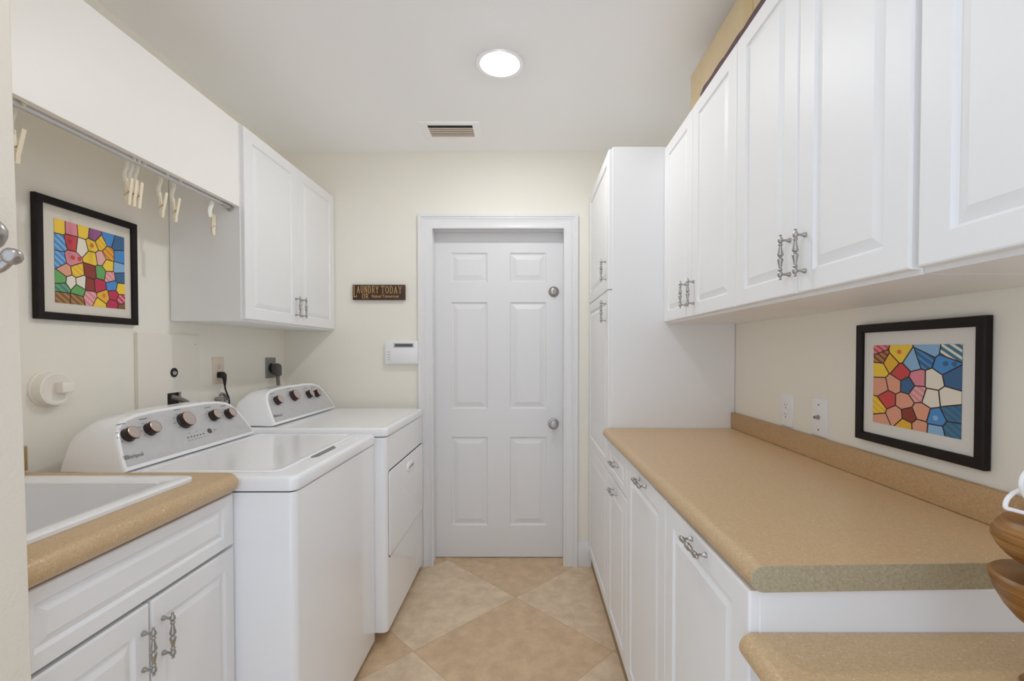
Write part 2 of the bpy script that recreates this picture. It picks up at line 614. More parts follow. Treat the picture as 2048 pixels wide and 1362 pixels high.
# stub wall beside the sink
mb = MB()
z0_, z1_ = 0.0, HC
mb.loft([[(XL, 0.57, z), (-0.770, 0.57, z), (-0.764, 0.576, z), (-0.764, yb - 0.006, z), (-0.770, yb, z), (XL, yb, z)] for z, yb in ((0.0, 0.706), (HC, 0.678))])
M_STUB = mat('cream_orange_peel_paint', srgb(232, 224, 210), 0.75, bump=0.5, bscale=160)
struct(mb.build('wall_front', M_STUB, smooth=False))

# baseboard right of the door
mb = MB()
prof = [(0.0, 0.0), (0.016, 0.0), (0.016, 0.105), (0.013, 0.112), (0.013, 0.122), (0.008, 0.132), (0.006, 0.145), (0.0, 0.145)]
mb.loft([[(x, W - d, z) for d, z in prof] for x in (0.296, 0.378)])
struct(mb.build('baseboard_back', M_TRIM))

# door casing + jamb
mb = MB()
prof = [(0.0, 0.0), (0.0, 0.011), (0.008, 0.014), (0.016, 0.011), (0.030, 0.012), (0.050, 0.016), (0.056, 0.021), (0.064, 0.018), (0.066, 0.023), (0.082, 0.025), (0.082, 0.0)]
cin0, cin1, cz = -0.558, 0.213, 1.996
mp = lambda a, z, d: (a, W - d, z)
sweep_frame(mb, prof, [(cin0, 0, -1, 0), (cin0, cz, -1, 1), (cin1, cz, 1, 1), (cin1, 0, 1, 0)], mp, False)
for a0, a1, zz0, zz1 in ((DX0 - 0.02, DX0, 0, DZ + 0.02), (DX1, DX1 + 0.02, 0, DZ + 0.02), (DX0, DX1, DZ, DZ + 0.02)):
    mb.box(a0, a1, W - 0.002, W + 0.15, zz0, zz1)
# thin stop the door closes against
mb.box(DX0, DX0 + 0.011, W + 0.05, W + 0.094, 0, DZ)
mb.box(DX1 - 0.011, DX1, W + 0.05, W + 0.094, 0, DZ)
mb.box(DX0 + 0.011, DX1 - 0.011, W + 0.05, W + 0.094, DZ - 0.011, DZ)
struct(mb.build('trim_1', M_TRIM))

# six-panel door
YD = W + 0.096
mb = MB()
xs = [DX0 + 0.003, -0.468, -0.245, -0.108, 0.115, DX1 - 0.003]
zs = [0.008, 0.202, 0.750, 0.922, 1.575, 1.697, 1.876, DZ - 0.003]
panels = {(i, j) for i in (1, 3) for j in (1, 3, 5)}
for i in range(5):
    for j in range(7):
        a0, a1, b0, b1 = xs[i], xs[i + 1], zs[j], zs[j + 1]
        if (i, j) in panels:
            loops = []
            for ins, d in ((0, 0), (0.004, 0.006), (0.010, 0.009), (0.014, 0.009), (0.040, 0.002), (0.042, 0.001)):
                loops.append([(a0 + ins, YD + d, b0 + ins), (a1 - ins, YD + d, b0 + ins), (a1 - ins, YD + d, b1 - ins), (a0 + ins, YD + d, b1 - ins)])
            mb.loft(loops, cap0=False)
        else:
            mb.poly([(a0, YD, b0), (a1, YD, b0), (a1, YD, b1), (a0, YD, b1)])
mb.loft([[(xs[0], y, zs[0]), (xs[-1], y, zs[0]), (xs[-1], y, zs[-1]), (xs[0], y, zs[-1])] for y in (YD, YD + 0.04)], cap0=False)
bmesh.ops.remove_doubles(mb.bm, verts=mb.bm.verts[:], dist=1e-5)
door = struct(mb.build('door_1', M_TRIM, smooth=False))
mb = MB()
mb.lathe([(0.033, 0), (0.033, 0.004), (0.030, 0.008), (0.014, 0.011), (0.011, 0.030), (0.016, 0.036), (0.026, 0.044), (0.0275, 0.054), (0.025, 0.064), (0.018, 0.068), (0.009, 0.068), (0.0085, 0.065), (0.004, 0.065), (0.0035, 0.068), (0.0005, 0.068)], (0.158, YD, 0.832), (0, -1, 0), seg=32)
mb.build('door_knob', M_NICKEL, door)
mb = MB()
mb.lathe([(0.032, 0), (0.032, 0.006), (0.029, 0.010), (0.022, 0.012), (0.020, 0.014), (0.014, 0.015)], (0.160, YD, 1.639), (0, -1, 0), seg=32)
mb.box(0.1565, 0.1635, YD - 0.036, YD - 0.012, 1.622, 1.656, bev=0.003)
mb.build('deadbolt', M_NICKEL, door)

# ------------------------------------------------------------------ ceiling fittings
t = thing('downlight', 'round recessed ceiling downlight, switched on', 'ceiling light', (LAMP[0], LAMP[1], HC))
mb = MB()
mb.lathe([(0.100, 0.0), (0.100, -0.003), (0.097, -0.006), (0.080, -0.006), (0.077, -0.003), (0.074, 0.004), (0.066, 0.030), (0.060, 0.050), (0.0605, 0.0505), (0.068, 0.030), (0.084, 0.0)],
         (LAMP[0], LAMP[1], HC), (0, 0, 1), seg=48, cap=False)
mb.build('trim_ring', M_TRIM, t)
mb = MB()
mb.lathe([(0.0605, 0.0), (0.0605, 0.003)], (LAMP[0], LAMP[1], HC + 0.048), (0, 0, 1), seg=40)
mb.build('diffuser', M_LAMPGLASS, t)

t = thing('downlight', 'second recessed downlight on the ceiling nearer the sink, beyond the top edge of the picture', 'ceiling light', (LAMP2[0], LAMP2[1], HC))
mb = MB()
mb.lathe([(0.100, 0.0), (0.100, -0.003), (0.097, -0.006), (0.080, -0.006), (0.074, -0.001)], (LAMP2[0], LAMP2[1], HC), (0, 0, 1), seg=40, cap=False)
mb.build('trim_ring', M_TRIM, t)
mb = MB(); mb.lathe([(0.076, 0.0), (0.076, 0.003)], (LAMP2[0], LAMP2[1], HC - 0.0045), (0, 0, 1), seg=40)
mb.build('diffuser', M_LAMPGLASS, t)

vx0, vx1, vy0, vy1 = -0.560, -0.246, 2.336, 2.531
ox0, ox1, oy0, oy1 = -0.518, -0.285, 2.366, 2.491
t = thing('ceiling_vent', 'white rectangular air vent with dark slots in the ceiling', 'vent', ((vx0 + vx1) / 2, (vy0 + vy1) / 2, HC))
mb = MB()
loops = []
for ins, d in ((0, 0.0), (0.001, 0.003), (0.004, 0.005)):
    loops.append([(vx0 + ins, vy0 + ins, HC - d), (vx1 - ins, vy0 + ins, HC - d), (vx1 - ins, vy1 - ins, HC - d), (vx0 + ins, vy1 - ins, HC - d)])
loops.append([(ox0, oy0, HC - 0.005), (ox1, oy0, HC - 0.005), (ox1, oy1, HC - 0.005), (ox0, oy1, HC - 0.005)])
loops.append([(ox0, oy0, HC - 0.0005), (ox1, oy0, HC - 0.0005), (ox1, oy1, HC - 0.0005), (ox0, oy1, HC - 0.0005)])
mb.loft(loops, cap0=False, cap1=False)
mb.build('frame', M_CEIL, t)
mb = MB(); mb.box(ox0, ox1, oy0, oy1, HC - 0.0012, HC - 0.0002)
mb.build('interior_shade', M_VENTDARK, t)  # dark plate on the flat ceiling, painted for the shade inside the vent
for k in range(5):
    y = oy0 + 0.034 + k * 0.0200
    mb = MB()
    mb.box(ox0, ox1, y - 0.0055, y + 0.0055, HC - 0.0046, HC - 0.0038, rot=Matrix.Rotation(math.radians(-8), 3, 'X'))
    mb.build('slat', M_VENTSLAT, t)


# ------------------------------------------------------------------ right side cabinets
def carcass(name, parent, x0, x1, y0, y1, z0, z1):
    mb = MB(); mb.box(x0, x1, y0 + 0.0006, y1 - 0.0006, z0, z1, bev=0.0008, seg=1)
    return mb.build(name, M_CAB, parent)


XF = 0.362
XC = 0.380
YT0, YT1 = 2.045, W - 0.004
t = thing('tall_cabinet', 'floor-to-near-ceiling white pantry cabinet beside the white door', 'cabinet', (0.65, 2.365, 0))
carcass('body', t, XC, XR - 0.002, YT0, YT1, 0.09, 2.187)
mb = MB(); mb.box(0.379, 0.90, YT0 + 0.001, YT1, 0.0, 0.09); mb.build('plinth', M_PLINTH, t)
d = cab_door('door', t, XF, -1, YT0, YT1, 1.553, 2.178, szb=0.055)
add_handle(d, XF, 2.106, 1.648, -1)
d = cab_door('door', t, XF, -1, YT0, YT1, 0.733, 1.551)
add_handle(d, XF, 2.104, 1.458, -1)
cab_door('door', t, XF, -1, YT0, YT1, 0.088, 0.731)

Y1_, Y2_, Y3_, Y4_ = 2.044, 1.655, 1.187, 0.736
ZB0, ZB1 = 0.088, 0.884
t = thing('drawer_base_cabinet', 'white base cabinet with a drawer above its door, beside the tall cabinet', 'cabinet', (0.65, 1.85, 0), 'base cabinets under the long worktop')
carcass('body', t, XC, XR - 0.002, Y2_, Y1_, 0.09, 0.886)
mb = MB(); mb.box(0.379, 0.90, Y2_, Y1_, 0.0, 0.09); mb.build('plinth', M_PLINTH, t)
d = cab_door('drawer', t, XF, -1, Y2_, Y1_, 0.735, ZB1, sa=0.05, szb=0.030, szt=0.036, bw=0.018)
add_handle(d, XF, 1.85, 0.814, -1, True)
d = cab_door('door', t, XF, -1, Y2_, Y1_, ZB0, 0.731)
add_handle(d, XF, 1.87, 0.695, -1, True)
for y0, y1, lab in ((Y3_, Y2_, 'middle single-door white base cabinet under the long worktop'),
                    (Y4_, Y3_, 'nearest single-door white base cabinet under the worktop end, above the lower desk')):
    t = thing('base_cabinet', lab, 'cabinet', (0.65, (y0 + y1) / 2, 0), 'base cabinets under the long worktop')
    carcass('body', t, XC, XR - 0.002, y0, y1, 0.09, 0.886)
    mb = MB(); mb.box(0.379, 0.90, y0, y1, 0.0, 0.09); mb.build('plinth', M_PLINTH, t)
    d = cab_door('door', t, XF, -1, y0, y1, ZB0, ZB1, sa=0.06, szb=0.05, szt=0.048)
    add_handle(d, XF, (y0 + y1) / 2 - (0.0 if y0 > 1 else 0.008), 0.862, -1, True)


# worktops: bullnose profile (distance from nose, z relative to top)
def nose_profile(th, r=None):
    r = r or th / 2
    P = []
    for k in range(13):
        a = -PI / 2 - PI * k / 12
        P.append((r + r * math.cos(a), -th / 2 + (th / 2) * math.sin(a)))
    return P     # from underside round to top


def worktop_loop(nose, back, y_of, ztop, th):
    P = [(nose + dx, y_of(nose + dx), ztop + dz) for dx, dz in nose_profile(th)]
    P.append((back, y_of(back), ztop))
    P.append((back, y_of(back), ztop - th))
    return P


ZT = 0.929
t = thing('long_worktop', 'long tan fibre-pattern worktop on the white base cabinets at right', 'worktop', (0.65, 1.38, ZT - 0.043))
mb = MB()
yn = lambda x: 0.7245 + 0.0308 * (x - 0.36)
mb.loft([worktop_loop(0.339, XR - 0.001, lambda x: 2.0435, ZT, 0.043), worktop_loop(0.359, XR - 0.001, lambda x: yn(x) + 0.0012, ZT, 0.043)])
mb.build('top_slab', M_LAM, t)
mb = MB()
mb.loft([worktop_loop(0.3585, XR - 0.001, lambda x: yn(x) + 0.0012, ZT, 0.043), worktop_loop(0.3595, XR - 0.001, yn, ZT - 0.0004, 0.0425)], cap0=False)
mb.build('end_cap', M_LAMEDGE, t)['label'] = 'olive grey end cap'
mb = MB(); mb.box(0.915, XR - 0.001, 0.735, 2.0435, ZT + 0.0008, 1.001, bev=0.002)
mb.build('backsplash', M_LAMSPL, t)['label'] = 'browner low backsplash strip'

# lower desk
ZD = 0.815
t = thing('lower_desk', 'lower tan fibre-pattern desk worktop stepping down toward the viewer', 'desk', (0.65, 0.2, 0))
mb = MB()
mb.loft([worktop_loop(0.345, XR - 0.001, lambda x: Y4_ - 0.002, ZD, 0.043), worktop_loop(0.345, XR - 0.001, lambda x: -0.09, ZD, 0.043)])
mb.build('top_slab', M_LAM, t)
mb = MB(); mb.box(0.40, XR - 0.002, -0.08, -0.06, 0.0, ZD - 0.043); mb.build('end_panel', M_CAB, t)

# wall cabinets, right
XU, XUC = 0.611, 0.629
UZ0, UZ1 = 1.404, 2.178
specs = [(1.342, 1.700, 2.045, (1.770, 1.676), 'white two-door wall cabinet beside the tall cabinet, under the cardboard box'),
         (0.725, 1.036, 1.342, (1.063, 1.004), 'middle white two-door wall cabinet with the largest pair of visible handles'),
         (0.105, 0.412, 0.724, (0.446, 0.379), 'nearest white wall cabinet at upper right, cut off by the picture edge')]
for y0, ym, y1, hy, lab in specs:
    t = thing('wall_cabinet', lab, 'cabinet', (0.78, ym, 1.396), 'wall cabinets along the right wall')
    carcass('body', t, XUC, XR - 0.002, y0, y1, 1.397, 2.187)
    e = 0.006 if y1 < 1 else 0.0
    d = cab_door('door', t, XU, -1, ym, y1 - e, UZ0, UZ1)
    add_handle(d, XU, hy[0] - (0.012 if y1 > 2 else 0.0), 1.493, -1)
    d = cab_door('door', t, XU, -1, y0 + (0.004 if y0 > .7 and y0 < 1 else 0), ym, UZ0, UZ1)
    add_handle(d, XU, hy[1], 1.491, -1)

# cardboard box on top
t = thing('cardboard_box', 'tan taped cardboard box on top of the right wall cabinets', 'box', (0.78, 1.35, 2.187))
mb = MB(); mb.box(0.645, 0.90, 0.86, 1.818, 2.188, 2.360, bev=0.003)
mb.build('box_body', M_CARD, t)
mb = MB()
mb.box(0.6435, 0.6449, 1.318, 1.372, 2.19, 2.3605)
mb.box(0.6435, 0.90, 1.318, 1.372, 2.3602, 2.3612)
mb.build('packing_tape', M_TAPE, t)
mb = MB()
pts_t = []
n = 26
top, bot = [], []
for k in range(n + 1):
    y = 1.655 - k * (1.655 - 0.80) / n
    top.append((y, 2.2125 + 0.0022 * math.sin(k * 1.7) + 0.0015 * math.sin(k * 3.1) - (0.010 if k == 0 else 0)))
loopsM = []
for y, z in top:
    loopsM.append([(0.622, y, 2.188), (0.640, y, 2.188), (0.640, y, z - 0.001), (0.637, y, z), (0.627, y, z), (0.622, y, z - 0.003)])
mb.loft(loopsM)
tag(mb.build('folded_fabric', M_MAROON), 'dark maroon strip of fabric lying along the foot of the cardboard box', 'fabric')

# ------------------------------------------------------------------ left side: wall cabinet, valance, rod
XLF, XLC = -1.135, -1.153
t = thing('wall_cabinet', 'white two-door wall cabinet above the dryer on the left wall', 'cabinet', (-1.29, 2.26, 1.396))
carcass('body', t, XL + 0.002, XLC, 1.833, W - 0.003, 1.397, 2.187)
d = cab_door('door', t, XLF, 1, 1.836, 2.262, UZ0, 2.18)
add_handle(d, XLF, 2.232, 1.492, 1)
d = cab_door('door', t, XLF, 1, 2.262, W - 0.006, UZ0, 2.18)
add_handle(d, XLF, 2.293, 1.492, 1)

mb = MB(); mb.box(XLC - 0.018, XLC, 0.692, 1.8318, 1.853, 2.186, bev=0.001, seg=1)
tag(mb.build('valance_panel', M_VAL), 'plain white fascia board hiding the hanging rod at upper left', 'panel')

RX, RZ = -1.192, 1.853
t = thing('hanging_rod', 'slim metal rod behind the white fascia board', 'rod', (RX, 1.26, RZ - 0.008))
mb = MB(); mb.tube([(RX, 0.70, RZ), (RX, 1.798, RZ)], 0.0085, seg=16, smooth=1); mb.build('tube', M_ALU, t)
mb = MB()
mb.lathe([(0.017, 0), (0.017, 0.004), (0.011, 0.006), (0.0115, 0.012), (0.0095, 0.014), (0.0115, 0.018), (0.0095, 0.022), (0.0115, 0.026), (0.0098, 0.031), (0.0098, 0.05)], (RX, 1.8322, RZ), (0, -1, 0), seg=20)
mb.build('end_socket', M_CHROME, t)

# clothespins on plastic hooks; prototype then copies
pin_y = [(1.076, 0, 17, 'open cream clothespin on plastic hook at the near end of the rod'),
         (1.376, 0, 10, 'leftmost cream clothespin of the tight trio on the rod'),
         (1.393, 0, 10, 'middle cream clothespin of the tight trio on the rod'),
         (1.412, 0, 10, 'rightmost cream clothespin of the tight trio on the rod'),
         (1.502, 0, 14, 'cream clothespin hanging alone just right of the trio'),
         (1.558, 0, 14, 'cream clothespin second from the wall cabinet on the rod'),
         (1.746, 62, 3, 'cream clothespin turned edge-on beside the wall cabinet')]


def make_pin(y, rz, open_deg, label):
    t = thing('clothespin_hanger', label, 'clothespin', (RX, y, RZ), 'clothespins hanging on the rod')
    WL[t] = Vector((0, 0, 0))          # parts are modelled in local coordinates
    mb = MB()
    arc = [(0.011 * math.cos(a), 0, 0.011 * math.sin(a)) for a in [math.radians(d) for d in (-35, 0, 45, 90, 135, 180, 205)]]
    arc = [(x, yy, z + 0.0005) for x, yy, z in arc]
    pts = arc + [(-0.0115, 0, -0.022), (-0.017, 0, -0.038), (-0.0185, 0, -0.052), (-0.0155, 0, -0.070)]
    mb.tube(pts, [0.0022] * len(pts), seg=8, smooth=4, flat=(0.8, 3.2))
    mb.build('hook', M_STRAP, t)
    for sgn in (-1, 1):
        mb = MB()
        ang = math.radians(open_deg) * (0.25 if sgn < 0 else 1.0)
        zt, zb = -0.058, -0.138
        # tapering jaw; pivot near the bottom
        L = []
        for z, w in ((zt, 0.0022), (-0.085, 0.0036), (-0.105, 0.0046), (-0.118, 0.0046), (-0.130, 0.0044), (zb, 0.0022)):
            off = 0.0003
            dx = math.tan(ang) * max(0, (z + 0.118))
            a = (-0.008 + sgn * (off + dx), -0.008 + sgn * (off + dx + w * 1.05))
            lo2, hi2 = min(a), max(a)
            L.append([(lo2, -0.0048, z), (hi2, -0.0048, z), (hi2, 0.0048, z), (lo2, 0.0048, z)])
        mb.loft(L)
        mb.build('jaw', M_PIN, t)
    mb = MB()
    c = -0.008
    mb.tube([(c - 0.0075, -0.0052, -0.1115), (c, -0.0058, -0.104), (c + 0.0085, -0.0055, -0.0985)], 0.0007, seg=6, smooth=3)
    mb.tube([(c - 0.0075, 0.0052, -0.1115), (c, 0.0058, -0.104), (c + 0.0085, 0.0055, -0.0985)], 0.0007, seg=6, smooth=3)
    mb.tube([(c - 0.0075, -0.0052, -0.1115), (c - 0.0075, 0.0052, -0.1115)], 0.0008, seg=6, smooth=1)
    mb.tube([(c + 0.006, -0.0058, -0.1015), (c + 0.006, 0.0058, -0.1015)], 0.0018, seg=8, smooth=1)
    mb.build('spring', M_NICKEL, t)
    t.rotation_euler = (0, 0, math.radians(rz))
    return t


protos = {}
for y, rz, od, lab in pin_y:
    if (rz, od) not in protos:
        protos[(rz, od)] = make_pin(y, rz, od, lab)
    else:
        src = protos[(rz, od)]
        r = src.copy(); COL.objects.link(r)
        r.location = (RX, y, RZ); r['label'] = lab
        for ch in list(src.children):
            c = ch.copy(); COL.objects.link(c); c.parent = r

# ------------------------------------------------------------------ sink run
SXF = -0.822
SY0, SY1 = 0.697, 1.266
t = thing('sink_cabinet', 'white two-door sink base cabinet with a long false drawer front', 'cabinet', (-1.13, 0.98, 0))
mb = MB()
bx0, bx1 = XL + 0.002, SXF - 0.018
mb.box(bx0, bx1, 0.710, 0.724, 0.09, 0.885)
mb.box(bx0, bx1, SY1 - 0.015, SY1 - 0.001, 0.09, 0.885)
mb.box(bx0, bx1, 0.724, SY1 - 0.015, 0.09, 0.108)
mb.box(bx0, bx0 + 0.006, 0.724, SY1 - 0.015, 0.108, 0.885)
mb.build('body', M_CAB, t, smooth=False)
mb = MB(); mb.box(XL + 0.01, SXF - 0.02, 0.712, SY1 - 0.002, 0, 0.09); mb.build('plinth', M_PLINTH, t)
cab_door('drawer_front', t, SXF, 1, 0.708, SY1, 0.735, 0.880, sa=0.040, szb=0.031, szt=0.026, bw=0.020)
d = cab_door('door', t, SXF, 1, 0.708, 0.981, 0.088, 0.729, sa=0.036, szb=0.045, szt=0.050)
add_handle(d, SXF, 0.962, 0.632, 1)
d = cab_door('door', t, SXF, 1, 0.985, SY1, 0.088, 0.729, sa=0.036, szb=0.045, szt=0.050)
add_handle(d, SXF, 1.015, 0.634, 1)

ZS = 0.936
NX = -0.797
CE = 1.2655
sx0, sx1, sy0, sy1 = -1.335, -0.905, 0.765, 1.165     # cut-out under the rim
t = thing('sink_worktop', 'short tan fibre-pattern worktop around the white sink', 'worktop', (-1.1, 0.98, ZS - 0.05))
mb = MB()
th = 0.050
prof = [(NX - dx, ZS + dz) for dx, dz in nose_profile(th)] + [(sx1, ZS), (sx1, ZS - th)]
L = []
for y, ins in ((0.708, 0), (CE - 0.020, 0), (CE - 0.010, 0.004), (CE - 0.003, 0.010), (CE, 0.018)):
    L.append([(min(x, NX - 0.0) - (ins if k < 13 else 0), y, z) for k, (x, z) in enumerate(prof)])
mb.loft(L)
mb.box(XL + 0.001, sx0, 0.708, CE, ZS - th, ZS)
mb.box(sx0, sx1, 0.708, sy0, ZS - th, ZS)
mb.box(sx0, sx1, sy1, CE, ZS - th, ZS)
mb.build('top_slab', M_LAM, t)
mb = MB(); mb.box(XL + 0.001, XL + 0.019, 0.708, CE + 0.022, ZS + 0.0005, 1.006, bev=0.002)
mb.build('backsplash', M_LAMSPL, t)['label'] = 'browner low backsplash strip'

t = thing('laundry_sink', 'white drop-in laundry sink set in the tan worktop at left', 'sink', (-1.12, 0.965, ZS))
mb = MB()
def sl(x0, x1, y0, y1, r, z):
    return [(x, y, z) for x, y in rrect(x0, x1, y0, y1, r, 5)]
rx0, rx1, ry0, ry1 = -1.372, -0.872, 0.725, 1.197
L = [sl(rx0, rx1, ry0, ry1, 0.028, ZS + 0.0004), sl(rx0, rx1, ry0, ry1, 0.028, ZS + 0.008), sl(rx0 + 0.003, rx1 - 0.003, ry0 + 0.003, ry1 - 0.003, 0.026, ZS + 0.011),
     sl(rx0 + 0.010, rx1 - 0.010, ry0 + 0.010, ry1 - 0.010, 0.022, ZS + 0.0125),
     sl(rx0 + 0.044, rx1 - 0.044, ry0 + 0.044, ry1 - 0.044, 0.03, ZS + 0.009),
     sl(rx0 + 0.050, rx1 - 0.050, ry0 + 0.050, ry1 - 0.050, 0.03, ZS + 0.004),
     sl(rx0 + 0.070, rx1 - 0.066, ry0 + 0.066, ry1 - 0.066, 0.05, ZS - 0.235),
     sl(rx0 + 0.105, rx1 - 0.1, ry0 + 0.1, ry1 - 0.1, 0.05, ZS - 0.258)]
mb.loft(L, cap0=False)
mb.build('basin', M_SINK, t, recalc=False)
mb = MB(); mb.lathe([(0.045, 0), (0.045, 0.003), (0.036, 0.005), (0.030, 0.001), (0.0, 0.001)], (-1.12, 0.96, ZS - 0.2585), (0, 0, 1), cap=False)
mb.build('drain', M_CHROME, t)


# ------------------------------------------------------------------ washer and dryer
def console(t, xb, zb, y0, y1, knobs, extra):
    """leaning control console; front plane from (xb, zb) leaning back"""
    up = Vector((-0.085, 0, 0.16)).normalized()
    nrm = Vector((0.16, 0, 0.085)).normalized()
    P0 = Vector((xb, 0, zb))
    Wd = y1 - y0

    def mp(y, h, d):
        return P0 + up * h + Vector((0, y, 0)) + nrm * d
    half = [(0.0, 0.0), (0.006, 0.03), (0.017, 0.07), (0.028, 0.105), (0.040, 0.130), (0.056, 0.148), (0.080, 0.161), (0.125, 0.171), (0.20, 0.1765)]
    out = [(y0 + i, h) for i, h in half] + [(y1 - i, h) for i, h in reversed(half)]

    def scaled(m, lo=0.0):
        cy = (y0 + y1) / 2
        r = []
        for y, h in out:
            r.append((cy + (y - cy) * (1 - 2 * m / Wd), lo + h * (0.1765 - m - lo) / 0.1765))
        return r
    mb = MB()
    back = []
    zmin = 0.0
    # back loop: the same outline, pushed straight back and lowered a little at the rear
    def flatten(pts, dx, sh):
        r = []
        for y, h in pts:
            p = mp(y, h, 0)
            hz = (p.z - zb)
            r.append(Vector((xb + dx, y + 0, zb + hz * sh)))
        return r
    L = [flatten(out, -0.185, 0.80),
         flatten(out, -0.150, 0.97),
         [mp(y, h, -0.012) + Vector((-0.02, 0, 0)) for y, h in out],
         [mp(y, h, -0.010) for y, h in out],
         [mp(y, h, -0.003) for y, h in scaled(0.002)],
         [mp(y, h, 0.0) for y, h in scaled(0.006)],
         [mp(y, h, 0.0) for y, h in scaled(0.012, 0.010)],
         [mp(y, h, -0.002) for y, h in scaled(0.014, 0.011)]]
    mb.loft(L)
    con = mb.build('console', M_APPL, t)
    mb = MB()
    mb.loft([[mp(y, h, -0.0018) for y, h in scaled(0.0145, 0.0115)], [mp(y, h, -0.0008) for y, h in scaled(0.0150, 0.012)]], cap0=False)
    face_mb = mb
    for y, h, r in knobs:
        mb = MB()
        mb.mi = 0
        o = mp(y, h, -0.0006)
        mb.lathe([(r, 0), (r, 0.004), (r * 0.93, 0.006), (r * 0.95, 0.020), (r * 0.90, 0.0228), (r * 0.86, 0.0232)], o, nrm, seg=28)
        mb.mi = 1
        mb.lathe([(r * 0.905, 0.0224), (r * 0.905, 0.0242), (r * 0.83, 0.0248), (r * 0.83, 0.0235)], o, nrm, seg=28, cap=False)
        mb.mi = 2
        mb.lathe([(r * 0.84, 0.0236), (r * 0.82, 0.0243), (r * 0.3, 0.0247), (0.0005, 0.0247)], o, nrm, seg=28)
        mb.build('knob', [M_KNOB, M_COPPER, M_KNOBCAP], con)
    mb = face_mb
    mb.mi = 1
    for (y, h, wd, ht) in extra['dashes']:
        mb.poly([mp(y, h, 0.0), mp(y + wd, h, 0.0), mp(y + wd, h + ht, 0.0), mp(y, h + ht, 0.0)])
    text_mesh(mb, 'Whirlpool', lambda u, v, dd: mp(extra['logo'][0] + u, extra['logo'][1] + v, dd * 0.2), 0.0125, width=extra['logo'][2])
    # swoosh ring around the first letter
    lx, lz = extra['logo'][0] + 0.009, extra['logo'][1] + 0.007
    ring = []
    for k in range(22):
        a = math.radians(30 + k * 14)
        ring.append((lx + 0.012 * math.cos(a), lz + 0.0055 * math.sin(a)))
    for (u0, v0), (u1, v1) in zip(ring, ring[1:]):
        mb.poly([mp(u0, v0 - 0.0006, 0.0002), mp(u1, v1 - 0.0006, 0.0002), mp(u1, v1 + 0.0006, 0.0002), mp(u0, v0 + 0.0006, 0.0002)])
    face = mb.build('control_panel', [M_PANELGREY, M_PRINT], con, recalc=False, smooth=False)
    face['label'] = 'brushed silver control panel with printed markings'
    return mp, con


def dial_dashes(knobs, n, rr, seed):
    rnd = random.Random(seed)
    D = []
    for y, h, r in knobs:
        m = n if r < 0.02 else n * 2
        for k in range(m):
            a = math.radians(-40 + k * 260 / (m - 1))
            rad = r + rr
            cy, ch = y - math.cos(a) * rad, h + math.sin(a) * rad * 0.85
            wd = rnd.uniform(0.007, 0.013)
            D.append((cy - (wd if math.cos(a) > 0.2 else 0 if math.cos(a) < -0.2 else wd / 2), ch, wd, 0.0013))
        D.append((y - 0.018, h + r + 0.016, 0.030, 0.0022))
    return D


# washer
WX, WY0, WY1 = -0.655, 1.274, 1.948
t = thing('washing_machine', 'white top-load washing machine between the sink and the dryer', 'washing machine', (-0.99, 1.61, 0))
mb = MB()
mb.loft([[(x, y, z) for x, y in rrect(-1.335, WX, WY0, WY1, 0.020, 4)] for z in (0.035, 0.8765)])
mb.build('cabinet', M_APPL, t)
mb = MB()
mb.loft([[(x, y, z) for x, y in rrect(-1.33, WX - 0.006, WY0 + 0.006, WY1 - 0.006, 0.018, 4)] for z in (0.872, 0.884)])
mb.build('seam', M_GAP, t)['label'] = 'dark seam under the top'
mb = MB()
mb.loft([[(x, y, z) for x, y in rrect(-1.338 + i, WX + 0.004 - i, WY0 - 0.002 + i, WY1 + 0.002 - i, 0.024, 5)] for i, z in ((0.001, 0.881), (0, 0.884), (0, 0.908), (0.002, 0.916), (0.006, 0.9205), (0.012, 0.922))])
# rim around the lid
mb.build('top_panel', M_APPL, t)
lx0, lx1, ly0, ly1 = -1.135, -0.717, 1.312, 1.910
mb = MB()
mb.loft([[(x, y, z) for x, y in rrect(lx0 + i, lx1 - i, ly0 + i, ly1 - i, 0.022, 5)] for i, z in ((0, 0.9225), (0, 0.9255), (0.002, 0.9275), (0.006, 0.9285), (0.016, 0.9285), (0.020, 0.9262), (0.026, 0.9255))])
lid = mb.build('lid', M_APPL, t)
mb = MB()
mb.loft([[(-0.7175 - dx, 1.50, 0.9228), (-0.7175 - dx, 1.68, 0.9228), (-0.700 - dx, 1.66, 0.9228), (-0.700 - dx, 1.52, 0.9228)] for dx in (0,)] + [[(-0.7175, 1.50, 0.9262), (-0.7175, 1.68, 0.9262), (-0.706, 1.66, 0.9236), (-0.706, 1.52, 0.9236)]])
mb.build('lid_grip', M_GRIPSHADE, lid)['label'] = 'finger grip in the lid edge, its shade painted in grey'  # grey on a white part: shade of the grip put into the colour
for x in (-0.70, -1.29):
    for y in (WY0 + 0.05, WY1 - 0.05):
        mb = MB(); mb.lathe([(0.022, 0), (0.022, 0.012), (0.012, 0.014), (0.012, 0.036)], (x, y, 0), (0, 0, 1), seg=16)
        mb.build('foot', M_BLACK, t)
K = [(1.361, 0.105, 0.0215), (1.443, 0.109, 0.0215), (1.590, 0.114, 0.0285), (1.734, 0.110, 0.0212), (1.819, 0.105, 0.0212)]
D = dial_dashes(K, 4, 0.007, 3)
for k in range(6):
    D.append((1.566 + k * 0.0150, 0.050, 0.0075, 0.0042))
    D.append((1.563 + k * 0.0150, 0.040, 0.010, 0.0012))
D += [(1.578, 0.066, 0.012, 0.0012), (1.612, 0.066, 0.012, 0.0012), (1.70, 0.058, 0.018, 0.0012), (1.700, 0.054, 0.016, 0.0012)]
mp_w, con = console(t, -1.15, 0.930, 1.295, 1.922, K, dict(dashes=D, logo=(1.312, 0.033, 0.066)))
